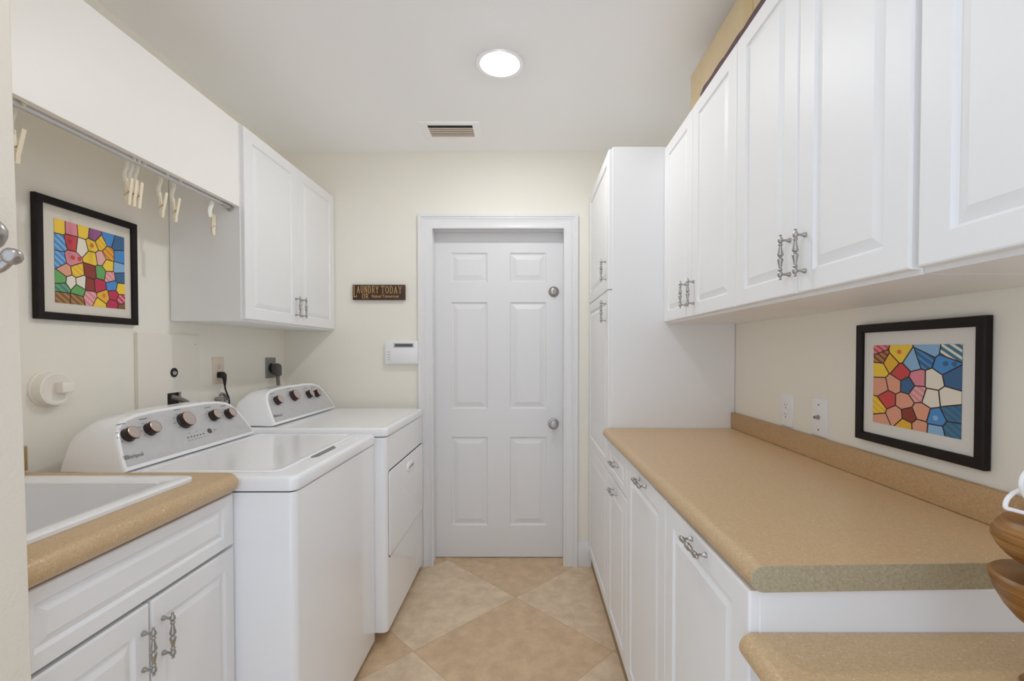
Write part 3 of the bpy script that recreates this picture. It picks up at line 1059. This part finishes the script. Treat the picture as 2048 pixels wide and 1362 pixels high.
mb = MB(); mb.lathe([(0.0095, 0), (0.0095, 0.002), (0.008, 0.003), (0.0005, 0.003)], mp_w(1.680, 0.057, -0.0008), Vector((0.16, 0, 0.085)), seg=20)
mb.build('start_button', M_DGREY, con)

# dryer
DXF, DY0, DY1 = -0.61, 1.958, 2.640
t = thing('tumble_dryer', 'white front-load tumble dryer next to the white door', 'tumble dryer', (-0.95, 2.30, 0))
mb = MB()
mb.loft([[(x, y, z) for x, y in rrect(-1.33, DXF, DY0, DY1, 0.020, 4)] for z in (0.05, 0.902)])
mb.build('cabinet', M_APPL, t)
mb = MB()
mb.loft([[(x, y, z) for x, y in rrect(-1.325, DXF - 0.006, DY0 + 0.006, DY1 - 0.006, 0.018, 4)] for z in (0.898, 0.909)])
mb.build('seam', M_GAP, t)['label'] = 'dark seam under the top'
mb = MB()
mb.loft([[(x, y, z) for x, y in rrect(-1.332 + i, DXF + 0.004 - i, DY0 - 0.002 + i, DY1 + 0.002 - i, 0.024, 5)] for i, z in ((0.001, 0.906), (0, 0.909), (0, 0.932), (0.002, 0.939), (0.006, 0.943), (0.016, 0.944), (0.022, 0.9425), (0.034, 0.9425))])
mb.build('top_panel', M_APPL, t)
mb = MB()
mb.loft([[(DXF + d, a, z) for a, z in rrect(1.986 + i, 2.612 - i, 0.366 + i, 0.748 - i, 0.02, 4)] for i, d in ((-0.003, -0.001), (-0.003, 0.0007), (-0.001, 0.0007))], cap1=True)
mb.build('door_shadow_line', M_GAP, t)['label'] = 'dark plate painting the shadow line around the dryer door'  # dark plate behind the door; its colour paints the shadow line
mb = MB()
mb.loft([[(DXF + d, a, z) for a, z in rrect(1.9845 + i, 2.6135 - i, 0.3685 + i, 0.7455 - i, 0.02, 4)] for i, d in ((-0.0, 0.0), (0.0, 0.0035), (0.002, 0.0052), (0.006, 0.006))])
dd = mb.build('door', M_APPL, t)
mb = MB()
mb.loft([[(DXF + d, a, z) for a, z in rrect(2.270 + i, 2.375 - i, 0.668 + i, 0.712 - i, 0.018, 4)] for i, d in ((0, 0.0055), (0, 0.0115), (0.002, 0.0135), (0.006, 0.0145))])
mb.build('finger_pull', M_APPL, dd)
for x in (-0.76, -1.28):
    for y in (DY0 + 0.06, DY1 - 0.06):
        mb = MB(); mb.lathe([(0.022, 0), (0.022, 0.012), (0.012, 0.014), (0.012, 0.051)], (x, y, 0), (0, 0, 1), seg=16)
        mb.build('foot', M_BLACK, t)
K = [(2.092, 0.107, 0.0215), (2.247, 0.115, 0.0275), (2.395, 0.107, 0.0212), (2.476, 0.103, 0.0212)]
D = dial_dashes(K, 3, 0.008, 5)
console(t, -1.105, 0.952, 1.985, 2.622, K, dict(dashes=D, logo=(2.012, 0.033, 0.066)))


# ------------------------------------------------------------------ framed pictures (generic colour-patch compositions)
def clip_half(poly, p, n):
    out = []
    for i in range(len(poly)):
        a, c = poly[i], poly[(i + 1) % len(poly)]
        da = (a[0] - p[0]) * n[0] + (a[1] - p[1]) * n[1]
        dc = (c[0] - p[0]) * n[0] + (c[1] - p[1]) * n[1]
        if da <= 0:
            out.append(a)
        if (da < 0 < dc) or (dc < 0 < da):
            k = da / (da - dc)
            out.append((a[0] + (c[0] - a[0]) * k, a[1] + (c[1] - a[1]) * k))
    return out


def patches(anchors, gap):
    cells = []
    for i, (u, v, c, pat) in enumerate(anchors):
        poly = [(0.0, 0.0), (1.0, 0.0), (1.0, 1.0), (0.0, 1.0)]
        for j, (u2, v2, _, _) in enumerate(anchors):
            if i == j:
                continue
            nx, ny = u2 - u, v2 - v
            ln = math.hypot(nx, ny)
            nx, ny = nx / ln, ny / ln
            mid = ((u + u2) / 2 - nx * gap, (v + v2) / 2 - ny * gap)
            poly = clip_half(poly, mid, (nx, ny))
            if len(poly) < 3:
                break
        if len(poly) >= 3:
            cells.append((poly, c, pat))
    return cells


ART = {k: mat('print_' + k, srgb(*v), 0.6) for k, v in dict(
    outline=(52, 40, 36), blue=(74, 142, 206), lightblue=(140, 184, 220), navy=(62, 104, 146), teal=(70, 124, 150), yellow=(244, 206, 66), gold=(232, 180, 52), orange=(222, 124, 52),
    red=(204, 72, 72), crimson=(188, 50, 82), pink=(226, 140, 152), palepink=(232, 178, 172), brown=(136, 92, 48), maroon=(140, 58, 44), green=(104, 170, 96), cream=(236, 228, 212),
    salmon=(226, 160, 132), tan=(176, 132, 84), purple=(150, 92, 140)).items()}
ART_KEYS = list(ART)


def art_print(frame, mapf, anchors, gap):
    mb = MB()
    idx = {k: i for i, k in enumerate(ART_KEYS)}
    mb.mi = idx['outline']
    mb.poly([mapf(u, v, 0) for u, v in ((0, 0), (1, 0), (1, 1), (0, 1))])
    for poly, c, pat in patches(anchors, gap):
        mb.mi = idx[c]
        mb.poly([mapf(u, v, 0.0004) for u, v in poly])
        if not pat:
            continue
        kind, c2 = pat
        mb.mi = idx[c2]
        cu = sum(p[0] for p in poly) / len(poly)
        cv = sum(p[1] for p in poly) / len(poly)
        if kind == 'stripe':
            dx, dy = 0.6, 0.8
            for k in range(-6, 7):
                o = k * 0.06
                q = clip_half(poly, (cu + dx * (o + 0.013), cv + dy * (o + 0.013)), (dx, dy))
                if len(q) > 2:
                    q = clip_half(q, (cu + dx * (o - 0.013), cv + dy * (o - 0.013)), (-dx, -dy))
                if len(q) > 2:
                    mb.poly([mapf(u, v, 0.0008) for u, v in q])
        else:
            r = 0.028
            for gx in range(-4, 5):
                for gy in range(-4, 5):
                    du, dv = cu + gx * 0.085 + (0.042 if gy % 2 else 0), cv + gy * 0.075
                    ok = True
                    for i in range(len(poly)):
                        a, b2 = poly[i], poly[(i + 1) % len(poly)]
                        ln = math.hypot(b2[0] - a[0], b2[1] - a[1]) or 1
                        dist = ((b2[0] - a[0]) * (dv - a[1]) - (b2[1] - a[1]) * (du - a[0])) / ln
                        if dist < r + 0.004:
                            ok = False
                            break
                    if ok:
                        mb.poly([mapf(du + r * math.cos(2 * PI * k / 14), dv + r * math.sin(2 * PI * k / 14), 0.0008) for k in range(14)])
    return mb.build('art_print', [ART[k] for k in ART_KEYS], frame, smooth=False, recalc=False)


def picture(label, mapf, a0, a1, z0, z1, fw, dep, art, anchors, gap, matm):
    """mapf(a, z, d): a runs left to right as seen"""
    c = mapf((a0 + a1) / 2, (z0 + z1) / 2, 0)
    t = thing('framed_picture', label, 'picture', c)
    mb = MB()
    prof = [(0, 0.002), (0, dep - 0.003), (0.003, dep), (fw - 0.003, dep), (fw, dep - 0.003), (fw, dep - 0.011), (fw, 0.002)]
    # u measured inward from the outer edge
    sweep_frame(mb, prof, [(a0, z0, 1, 1), (a0, z1, 1, -1), (a1, z1, -1, -1), (a1, z0, -1, 1)], mapf, True)
    mb.build('frame', M_ESPRESSO, t)
    mb = MB()
    d0 = dep - 0.010
    mb.loft([[mapf(a, z, d) for a, z in ((a0 + fw - .001, z0 + fw - .001), (a1 - fw + .001, z0 + fw - .001), (a1 - fw + .001, z1 - fw + .001), (a0 + fw - .001, z1 - fw + .001))] for d in (d0 - 0.002, d0)])
    mb.build('mat_board', matm, t, smooth=False)
    A0, A1, B0, B1 = art
    art_print(t, lambda u, v, d: mapf(A0 + u * (A1 - A0), B0 + v * (B1 - B0), d0 + 0.0005 + d), anchors, gap)
    return t


left_anchors = [(.06, .93, 'yellow', None), (.22, .93, 'pink', None), (.38, .94, 'yellow', None), (.53, .92, 'purple', None), (.06, .72, 'blue', ('stripe', 'lightblue')), (.06, .52, 'blue', ('stripe', 'lightblue')),
                (.22, .76, 'red', ('dot', 'crimson')), (.22, .55, 'pink', ('dot', 'red')), (.36, .74, 'cream', None), (.50, .78, 'yellow', ('dot', 'orange')), (.62, .84, 'gold', ('stripe', 'yellow')), (.50, .62, 'yellow', None),
                (.62, .64, 'palepink', None), (.75, .72, 'gold', ('stripe', 'orange')), (.74, .56, 'yellow', None), (.88, .88, 'navy', None), (.76, .92, 'blue', None), (.91, .72, 'blue', None), (.90, .55, 'lightblue', None), (.92, .44, 'navy', None),
                (.28, .42, 'yellow', ('stripe', 'gold')), (.14, .40, 'salmon', None), (.48, .44, 'maroon', None), (.62, .45, 'green', None), (.76, .42, 'palepink', ('stripe', 'pink')), (.08, .29, 'green', None), (.20, .27, 'cream', None), (.34, .28, 'cream', None),
                (.30, .18, 'green', None), (.10, .19, 'green', ('stripe', 'teal')), (.10, .07, 'brown', ('stripe', 'tan')), (.28, .06, 'brown', ('stripe', 'tan')), (.46, .27, 'maroon', None), (.46, .11, 'pink', ('stripe', 'palepink')), (.60, .28, 'crimson', None), (.80, .30, 'blue', None),
                (.66, .14, 'gold', ('dot', 'orange')), (.82, .18, 'crimson', None), (.93, .27, 'yellow', None), (.94, .13, 'pink', ('stripe', 'crimson')), (.60, .03, 'yellow', None), (.80, .04, 'crimson', None), (.96, .02, 'brown', None)]
right_anchors = [(.06, .96, 'pink', ('stripe', 'red')), (.10, .85, 'tan', ('stripe', 'maroon')), (.09, .70, 'yellow', None), (.34, .90, 'yellow', ('dot', 'orange')), (.22, .78, 'gold', None), (.36, .66, 'red', None), (.50, .80, 'lightblue', None), (.62, .84, 'navy', ('stripe', 'blue')),
                 (.68, .96, 'lightblue', None), (.84, .78, 'blue', ('dot', 'navy')), (.90, .93, 'teal', ('stripe', 'cream')), (.93, .64, 'navy', None), (.56, .60, 'pink', None), (.72, .60, 'cream', None), (.88, .42, 'cream', None), (.56, .44, 'palepink', ('stripe', 'pink')), (.70, .40, 'cream', None), (.44, .52, 'navy', None),
                 (.10, .48, 'salmon', None), (.28, .52, 'salmon', None), (.20, .32, 'red', None), (.40, .32, 'salmon', None), (.30, .14, 'salmon', None), (.06, .20, 'yellow', ('stripe', 'gold')), (.10, .04, 'salmon', None), (.46, .16, 'maroon', None), (.60, .22, 'salmon', None), (.42, .03, 'gold', None), (.58, .04, 'salmon', None),
                 (.76, .18, 'blue', ('dot', 'lightblue')), (.92, .26, 'navy', ('stripe', 'teal')), (.92, .07, 'teal', ('stripe', 'navy')), (.76, .03, 'lightblue', None)]
# left wall: seen left-to-right as increasing Y
picture('dark-framed multicoloured print on the left wall above the round white vent cover', lambda a, z, d: (XL + 0.001 + d, a, z), 1.321, 1.665, 1.370, 1.736, 0.022, 0.018, (1.379, 1.618, 1.423, 1.677), left_anchors, 0.006, M_MATCREAM)
picture('dark-framed multicoloured print on the right wall above the long worktop', lambda a, z, d: (XR - 0.001 - d, -a, z), -1.272, -0.912, 1.033, 1.347, 0.022, 0.018, (-1.216, -0.968, 1.086, 1.290), right_anchors, 0.007, M_MAT)

# ------------------------------------------------------------------ sign, keypad
sx_0, sx_1, sz_0, sz_1 = -1.024, -0.718, 1.577, 1.665
t = thing('laundry_sign', 'small dark brown wooden sign with gold laundry lettering', 'sign', ((sx_0 + sx_1) / 2, W - 0.01, sz_0))
mb = MB(); mb.box(sx_0, sx_1, W - 0.021, W - 0.001, sz_0, sz_1, bev=0.002)
mb.build('board', M_SIGN, t)
YS = W - 0.0212
mb = MB()


def stroke(mb, pts, w):
    for (u0, v0), (u1, v1) in zip(pts, pts[1:]):
        dx, dz = u1 - u0, v1 - v0
        ln = math.hypot(dx, dz) or 1e-6
        nx, nz = -dz / ln * w / 2, dx / ln * w / 2
        mb.poly([(u0 + nx, YS, v0 + nz), (u0 - nx, YS, v0 - nz), (u1 - nx, YS, v1 - nz), (u1 + nx, YS, v1 + nz)])


def arc(cx_, cy_, rx, ry, a0, a1, n=12):
    return [(cx_ + rx * math.cos(math.radians(a0 + (a1 - a0) * k / n)), cy_ + ry * math.sin(math.radians(a0 + (a1 - a0) * k / n))) for k in range(n + 1)]


LET = {
    'L': [[(.2, 1), (.2, 0), (.9, 0), (.9, .16)], [(.02, 1), (.38, 1)], [(.02, 0), (.3, 0)]],
    'A': [[(.1, 0), (.5, 1), (.9, 0)], [(.26, .36), (.74, .36)], [(-.05, 0), (.26, 0)], [(.74, 0), (1.05, 0)]],
    'U': [[(.15, 1), (.15, .3)] + arc(.5, .3, .35, .3, 180, 360) + [(.85, 1)], [(-.02, 1), (.32, 1)], [(.68, 1), (1.02, 1)]],
    'N': [[(.12, 0), (.12, 1), (.88, 0), (.88, 1)], [(-.04, 1), (.14, 1)], [(-.04, 0), (.28, 0)], [(.72, 1), (1.04, 1)]],
    'D': [[(.15, 0), (.15, 1), (.45, 1)] + arc(.45, .5, .45, .5, 90, -90) + [(.15, 0)], [(-.02, 1), (.2, 1)], [(-.02, 0), (.2, 0)]],
    'R': [[(.15, 0), (.15, 1), (.5, 1)] + arc(.5, .74, .32, .26, 90, -90) + [(.15, .48)], [(.45, .48), (.95, 0)], [(-.02, 1), (.2, 1)], [(-.02, 0), (.32, 0)], [(.85, 0), (1.05, 0)]],
    'Y': [[(.08, 1), (.5, .48), (.92, 1)], [(.5, .48), (.5, 0)], [(-.08, 1), (.24, 1)], [(.76, 1), (1.08, 1)], [(.32, 0), (.68, 0)]],
    'T': [[(.0, .84), (.0, 1), (1, 1), (1, .84)], [(.5, 1), (.5, 0)], [(.32, 0), (.68, 0)]],
    'O': [arc(.5, .5, .46, .5, 0, 360, 20)],
}


def word(mb, s, x0, x1, z0, h, w):
    pitch = (x1 - x0) / len(s)
    for i, ch in enumerate(s):
        for st in LET.get(ch, []):
            stroke(mb, [(x0 + i * pitch + u * pitch * 0.72, z0 + v * h) for u, v in st], w)


word(mb, 'L', -1.019, -0.990, 1.594, 0.064, 0.0042)
word(mb, 'AUNDRY', -0.998, -0.866, 1.617, 0.040, 0.0030)
word(mb, 'TODAY', -0.856, -0.730, 1.616, 0.040, 0.0030)
word(mb, 'OR', -0.968, -0.926, 1.585, 0.026, 0.0030)
text_mesh(mb, 'Naked Tomorrow', lambda u, v, d: (-0.912 + u, YS, 1.589 + v), 0.0185, width=0.160)
mb.build('lettering', M_GOLD, t, smooth=False, recalc=False)

kx0, kx1, kz0, kz1 = -0.833, -0.641, 1.202, 1.336
YK = W - 0.030
t = thing('alarm_keypad', 'white wall keypad with small grey screen left of the door', 'keypad', ((kx0 + kx1) / 2, W - 0.015, kz0))
mb = MB(); mb.box(kx0, kx1, YK, W - 0.001, kz0, kz1, bev=0.004)
mb.build('housing', M_WPLAST, t)
mb = MB(); mb.box(kx0 + 0.033, kx1 - 0.006, YK - 0.003, YK + 0.002, kz0 + 0.008, kz0 + 0.082, bev=0.002)
mb.build('flip_cover', M_WPLAST, t)
mb = MB(); mb.box(kx0 + 0.050, kx1 - 0.022, YK - 0.0012, YK + 0.002, kz1 - 0.040, kz1 - 0.012, bev=0.001)
s_ = mb.build('screen_bezel', mat('light_grey_plastic', srgb(196, 196, 200), 0.4), t)
mb = MB(); mb.box(kx0 + 0.058, kx1 - 0.030, YK - 0.0018, YK, kz1 - 0.034, kz1 - 0.0175)
mb.build('screen', M_LCD, s_)
mb = MB()
for k in range(4):
    z = kz0 + 0.022 + k * 0.015
    mb.box(kx0 + 0.022, kx0 + 0.0262, YK - 0.001, YK, z, z + 0.0042)
    mb.box(kx0 + 0.012, kx0 + 0.0175, YK - 0.0004, YK, z + 0.001, z + 0.0025)
mb.build('indicator', M_DGREY, t)


# ------------------------------------------------------------------ wall plates and cords
def plate_box(name, mapf, a0, a1, z0, z1, m, parent, d1=0.006):
    mb = MB()
    mb.loft([[mapf(a0 + i, z0 + i, d), mapf(a1 - i, z0 + i, d), mapf(a1 - i, z1 - i, d), mapf(a0 + i, z1 - i, d)] for i, d in ((0, 0.0003), (0, d1 * 0.45), (0.002, d1 * 0.85), (0.005, d1))])
    return mb.build(name, m, parent)


mL = lambda a, z, d: (XL + d, a, z)
mR = lambda a, z, d: (XR - d, a, z)


def socket(parent, mapf, a, z, m, d0=0.006, square=False):
    mb = MB()
    if square:
        lp = rrect(a - 0.0165, a + 0.0165, z - 0.016, z + 0.016, 0.003, 2)
    else:
        lp = [(a + max(-0.0145, min(0.0145, 0.0175 * math.cos(2 * PI * k / 28))), z + 0.0155 * math.sin(2 * PI * k / 28)) for k in range(28)]
    mb.loft([[mapf(u, v, d0 - 0.001) for u, v in lp], [mapf(u, v, d0 + 0.0015) for u, v in lp]], cap0=False)
    rc = mb.build('receptacle', m, parent)
    mb = MB()
    for du, w, h in ((-0.0062, 0.0016, 0.009), (0.0062, 0.0022, 0.0075)):
        mb.poly([mapf(a + du + sx * w / 2, z + 0.003 + sz * h / 2, d0 + 0.0018) for sx, sz in ((-1, -1), (1, -1), (1, 1), (-1, 1))])
    mb.poly([mapf(a + 0.0026 * math.cos(2 * PI * k / 12), z - 0.008 + 0.003 * math.sin(2 * PI * k / 12), d0 + 0.0018) for k in range(12)])
    mb.build('slots', M_BLACK, rc, recalc=False)
    return rc


t = thing('wall_outlet', 'almond duplex outlet behind the washer with a black plug in it', 'outlet', (XL, 2.111, 1.125))
plate_box('cover_plate', mL, 2.073, 2.149, 1.124, 1.247, M_ALMOND, t)
socket(t, mL, 2.111, 1.2055, M_ALMOND)
socket(t, mL, 2.111, 1.1655, M_ALMOND)
t = thing('washer_power_cord', 'black plug and cord hanging from the almond outlet', 'power cord', (XL + 0.02, 2.111, 1.02))
mb = MB()
mb.loft([[(XL + 0.0078, 2.111 + u, 1.166 + v) for u, v in rrect(-0.0165, 0.0165, -0.014, 0.014, 0.006, 3)], [(XL + 0.022, 2.111 + u, 1.166 + v) for u, v in rrect(-0.0165, 0.0165, -0.014, 0.014, 0.006, 3)],
         [(XL + 0.034, 2.111 + u, 1.158 + v) for u, v in rrect(-0.012, 0.012, -0.016, 0.012, 0.006, 3)], [(XL + 0.036, 2.111 + u, 1.140 + v) for u, v in rrect(-0.006, 0.006, -0.012, 0.004, 0.003, 3)]])
mb.tube([(XL + 0.028, 2.111, 1.160), (XL + 0.031, 2.112, 1.140), (XL + 0.031, 2.1125, 1.118)], [0.011, 0.0075, 0.0045], seg=12, smooth=3)
mb.build('plug', M_BLACK, t)
mb = MB(); mb.tube([(XL + 0.031, 2.1125, 1.125), (XL + 0.032, 2.1145, 1.10), (XL + 0.036, 2.124, 1.07), (XL + 0.038, 2.132, 1.04), (XL + 0.035, 2.13, 0.95), (XL + 0.03, 2.12, 0.80)], 0.0036, seg=10)
mb.build('cord', M_BLACK, t)

t = thing('dryer_outlet', 'grey square-faced outlet plate near the far left corner', 'outlet', (XL, 2.541, 1.126))
plate_box('cover_plate', mL, 2.492, 2.591, 1.126, 1.240, M_GREYPLATE, t)
mb = MB(); mb.lathe([(0.026, 0), (0.026, 0.004), (0.022, 0.005), (0.0005, 0.005)], (XL + 0.005, 2.541, 1.183), (1, 0, 0), seg=28)
mb.build('receptacle', M_BLACK, t)
t = thing('dryer_power_cord', 'thick dark grey dryer plug and cord in the grey outlet', 'power cord', (XL + 0.03, 2.552, 1.03))
mb = MB()
mb.loft([[(XL + 0.0102 + d, 2.549 + u, 1.180 + v) for u, v in rrect(-w, w, -h, h2, 0.009, 4)] for d, w, h, h2 in ((0, 0.017, 0.030, 0.022), (0.022, 0.019, 0.042, 0.028), (0.034, 0.018, 0.046, 0.026), (0.044, 0.012, 0.040, 0.016))])
mb.build('plug', M_DGREY, t)
mb = MB(); mb.tube([(XL + 0.035, 2.551, 1.146), (XL + 0.037, 2.553, 1.11), (XL + 0.038, 2.556, 1.06), (XL + 0.036, 2.556, 0.95), (XL + 0.034, 2.55, 0.8)], 0.008, seg=12, flat=(1, 1.25))
mb.build('cord', M_HOSE, t)

t = thing('decora_outlet', 'white rectangular-faced outlet just above the backsplash, nearer the tall cabinet', 'outlet', (XR, 1.629, 1.004))
plate_box('cover_plate', mR, 1.592, 1.666, 1.0045, 1.122, M_WPLAST, t)
plate_box('receptacle_frame', lambda a, z, d: mR(a, z, d + 0.0055), 1.6125, 1.6455, 1.030, 1.097, M_WPLAST, t, 0.0022)
socket(t, mR, 1.629, 1.080, M_WPLAST, 0.0075, True)
socket(t, mR, 1.629, 1.047, M_WPLAST, 0.0075, True)
t = thing('coax_plate', 'white wall plate with a metal cable connector beside the dark picture frame', 'wall plate', (XR, 1.449, 1.004))
plate_box('cover_plate', mR, 1.410, 1.488, 1.0035, 1.125, M_WPLAST, t)
mb = MB()
mb.lathe([(0.0075, 0.005), (0.0075, 0.009), (0.0055, 0.0095), (0.0052, 0.020), (0.0035, 0.020), (0.0035, 0.014), (0.0005, 0.014)], (XR, 1.449, 1.064), (-1, 0, 0), seg=6)
mb.build('connector', M_NICKEL, t)
for z in (1.104, 1.024):
    mb = MB(); mb.lathe([(0.0032, 0.0055), (0.0030, 0.0072), (0.0005, 0.0076)], (XR, 1.449, z), (-1, 0, 0), seg=12)
    mb.build('screw', M_GREYPLATE, t)

# access board behind the washer
t = thing('access_board', 'flat off-white board on the left wall with a round port and a square hole', 'panel', (XL, 1.82, 0.85))
M_BOARD = mat('off_white_board', srgb(234, 229, 219), 0.6)
mb = MB()
a0, a1, z0, z1 = 1.664, 1.977, 0.85, 1.343
q0, q1, w0, w1 = 1.798, 1.870, 1.020, 1.108
bt = 0.013
for y0, y1, zz0, zz1 in ((a0, q0, z0, z1), (q1, a1, z0, z1), (q0, q1, w1, z1), (q0, q1, z0, w0)):
    mb.box(XL + 0.0005, XL + bt, y0, y1, zz0, zz1)
mb.build('board', M_BOARD, t, smooth=False)
mb = MB(); mb.box(XL + 0.0004, XL + 0.002, q0, q1, w0, w1); mb.build('hole_shade', M_BLACK, t)  # black plate on the wall, painted for the darkness inside the hole
mb = MB(); mb.lathe([(0.019, 0), (0.019, 0.0015), (0.0165, 0.003), (0.0150, 0.001), (0.0005, 0.001)], (XL + bt, 1.833, 1.189), (1, 0, 0), seg=28)
pt = mb.build('round_port', M_BLACK, t)
mb = MB(); mb.lathe([(0.009, 0), (0.008, 0.004), (0.0045, 0.005), (0.004, 0.009), (0.0005, 0.0095)], (XL + bt + 0.001, 1.831, 1.1875), (1, 0, 0.2), seg=16)
mb.build('valve_stem', M_CHROME, pt)
mb = MB(); mb.lathe([(0.0025, 0), (0.0022, 0.001), (0.0004, 0.0012)], (XL + bt, 1.952, 1.304), (1, 0, 0), seg=10); mb.build('screw', M_NICKEL, t)
mb = MB()
pts = [(XL + 0.012, 1.818, 1.092), (XL + 0.028, 1.834, 1.084), (XL + 0.045, 1.862, 1.062), (XL + 0.05, 1.885, 1.02), (XL + 0.05, 1.89, 0.9), (XL + 0.05, 1.89, 0.8)]
mb.tube(pts, 0.0095, seg=14, smooth=6)
tag(mb.build('drain_hose', M_HOSE), 'grey hose curving out of the square hole in the board', 'hose')
mb = MB(); mb.tube([(XL + 0.012, 1.812, 1.045), (XL + 0.03, 1.822, 1.04), (XL + 0.045, 1.84, 1.02), (XL + 0.047, 1.85, 0.95), (XL + 0.047, 1.85, 0.82)], 0.0075, seg=12, smooth=5)
tag(mb.build('inlet_hose', M_BLACK), 'black hose low in the square hole of the board', 'hose')

# hose bib peeking over the washer console
t = thing('water_valve', 'small grey lever valve peeking above the washer console', 'valve', (XL + 0.02, 2.08, 0.98))
mb = MB(); mb.lathe([(0.010, 0), (0.010, 0.045)], (XL + 0.001, 2.095, 1.055), (1, 0, 0), seg=14)
mb.tube([(XL + 0.03, 2.095, 1.055), (XL + 0.034, 2.095, 1.02), (XL + 0.034, 2.095, 0.95)], 0.011, seg=12)
mb.build('valve_body', M_NICKEL, t)
mb = MB(); mb.tube([(XL + 0.042, 2.062, 1.072), (XL + 0.044, 2.072, 1.082), (XL + 0.044, 2.085, 1.078), (XL + 0.044, 2.105, 1.058), (XL + 0.044, 2.118, 1.048)], [0.006, 0.0085, 0.0085, 0.006, 0.005], seg=10, flat=(0.6, 1))
mb.build('lever', M_GREYPLATE, t)
t = thing('hose_fitting', 'small white hose fitting just behind the washer console', 'fitting', (XL + 0.02, 2.155, 0.98))
mb = MB(); mb.box(XL + 0.001, XL + 0.026, 2.132, 2.182, 1.0, 1.079, bev=0.003)
mb.build('fitting_body', M_WPLAST, t)
mb = MB()
for k in range(3):
    mb.box(XL + 0.026, XL + 0.028, 2.143 + k * 0.011, 2.147 + k * 0.011, 1.02, 1.074)
mb.build('grip_ribs', M_WPLAST, t)

# round wall cap
t = thing('round_vent_cover', 'round white plastic vent cover with a square tab, above the sink', 'vent cover', (XL, 1.364, 1.162))
mb = MB()
mb.lathe([(0.056, 0.0005), (0.056, 0.003), (0.054, 0.004), (0.051, 0.005), (0.0505, 0.026), (0.049, 0.029), (0.043, 0.030), (0.041, 0.0285), (0.0005, 0.0285)], (XL, 1.362, 1.163), (1, 0, 0), seg=40)
mb.build('cap_body', M_CRPLAST, t)
mb = MB(); mb.box(XL + 0.027, XL + 0.052, 1.355, 1.392, 1.150, 1.182, bev=0.0025)
mb.build('square_tab', M_CRPLAST, t)

# coat hook on the stub wall
t = thing('coat_hook', 'satin nickel double coat hook on the near left wall edge', 'hook', (-0.764, 0.615, 1.37))
hx, hy = -0.764, 0.612
mb = MB()
mb.loft([[(hx + d, hy + u, 1.425 + v) for u, v in rrect(-0.012 + i, 0.012 - i, -0.045 + i, 0.060 - i, 0.011 - i * 0.5, 5)] for i, d in ((0, 0.0005), (0, 0.003), (0.003, 0.006))])
mb.build('back_plate', M_NICKEL, t)
mb = MB()
mb.tube([(hx + 0.003, hy, 1.425), (hx + 0.012, hy, 1.410), (hx + 0.026, hy, 1.391), (hx + 0.043, hy, 1.3835), (hx + 0.058, hy, 1.387), (hx + 0.069, hy, 1.396)], [0.010, 0.009, 0.0075, 0.0066, 0.0062, 0.0058], seg=14, smooth=5)
mb.lathe([(0.0005, -0.0112), (0.006, -0.0098), (0.0095, -0.006), (0.0112, 0.0), (0.0095, 0.006), (0.006, 0.0098), (0.0005, 0.0112)], (-0.6905, hy, 1.4015), (0.3, 0, 1), seg=18)
mb.build('lower_prong', M_NICKEL, t)
mb = MB()
mb.lathe([(0.004, -0.022), (0.009, -0.016), (0.0135, -0.006), (0.0145, 0.002), (0.012, 0.010), (0.006, 0.018), (0.003, 0.026), (0.0045, 0.030), (0.0075, 0.035), (0.008, 0.040), (0.005, 0.045), (0.0005, 0.047)], (-0.716, hy, 1.434), (-0.12, 0, 1), seg=18)
mb.tube([(hx + 0.004, hy, 1.445), (hx + 0.02, hy, 1.432), (hx + 0.045, hy, 1.424)], [0.009, 0.0075, 0.007], seg=12)
mb.build('upper_prong', M_NICKEL, t)

# wooden stand and white cord at the right edge, on the desk
cx_, cy_ = 0.704, 0.600
t = thing('wooden_stand', 'turned brown wooden stand on the lower desk at the right edge', 'stand', (cx_, cy_, ZD))
mb = MB(); mb.lathe([(0.032, 0.0005), (0.033, 0.006), (0.029, 0.011), (0.013, 0.015), (0.012, 0.10)], (cx_, cy_, ZD), (0, 0, 1), seg=32)
mb.build('base', M_WOOD, t)
mb = MB(); mb.lathe([(0.012, 0.895), (0.024, 0.899), (0.038, 0.910), (0.050, 0.925), (0.060, 0.944), (0.0655, 0.962), (0.066, 0.966), (0.062, 0.970), (0.030, 0.971), (0.014, 0.972), (0.012, 0.985)], (cx_, cy_, 0), (0, 0, 1), seg=40)
mb.build('lower_bowl', M_WOOD, t)
mb = MB(); mb.lathe([(0.012, 0.982), (0.040, 0.988), (0.050, 0.996), (0.058, 1.006), (0.0635, 1.018), (0.063, 1.026), (0.058, 1.036), (0.052, 1.044), (0.040, 1.052), (0.0005, 1.055)], (cx_, cy_, 0), (0, 0, 1), seg=40)
mb.build('upper_bulb', M_WOOD, t)
mb = MB(); mb.lathe([(0.004, 0), (0.004, 0.020), (0.0025, 0.022)], (0.667, 0.572, 0.9915), (-0.9, -0.5, -0.15), seg=14)
mb.build('peg', M_CRPLAST, t)['label'] = 'pale peg'
mb = MB()
mb.tube([(0.700, 0.600, 1.0575), (0.672, 0.597, 1.070), (0.650, 0.592, 1.086), (0.641, 0.588, 1.103), (0.650, 0.590, 1.118), (0.680, 0.60, 1.128), (0.715, 0.615, 1.120), (0.728, 0.62, 1.100), (0.700, 0.612, 1.095), (0.660, 0.606, 1.089),
         (0.640, 0.602, 1.080), (0.634, 0.600, 1.068), (0.642, 0.598, 1.0645), (0.668, 0.596, 1.0595), (0.715, 0.60, 1.0590), (0.78, 0.62, 1.066), (0.85, 0.66, 1.062), (0.905, 0.70, 1.059)], 0.0028, seg=10, smooth=7)
tag(mb.build('white_cord', M_CORDWHITE), 'looped white cord on top of the brown wooden stand', 'cord')
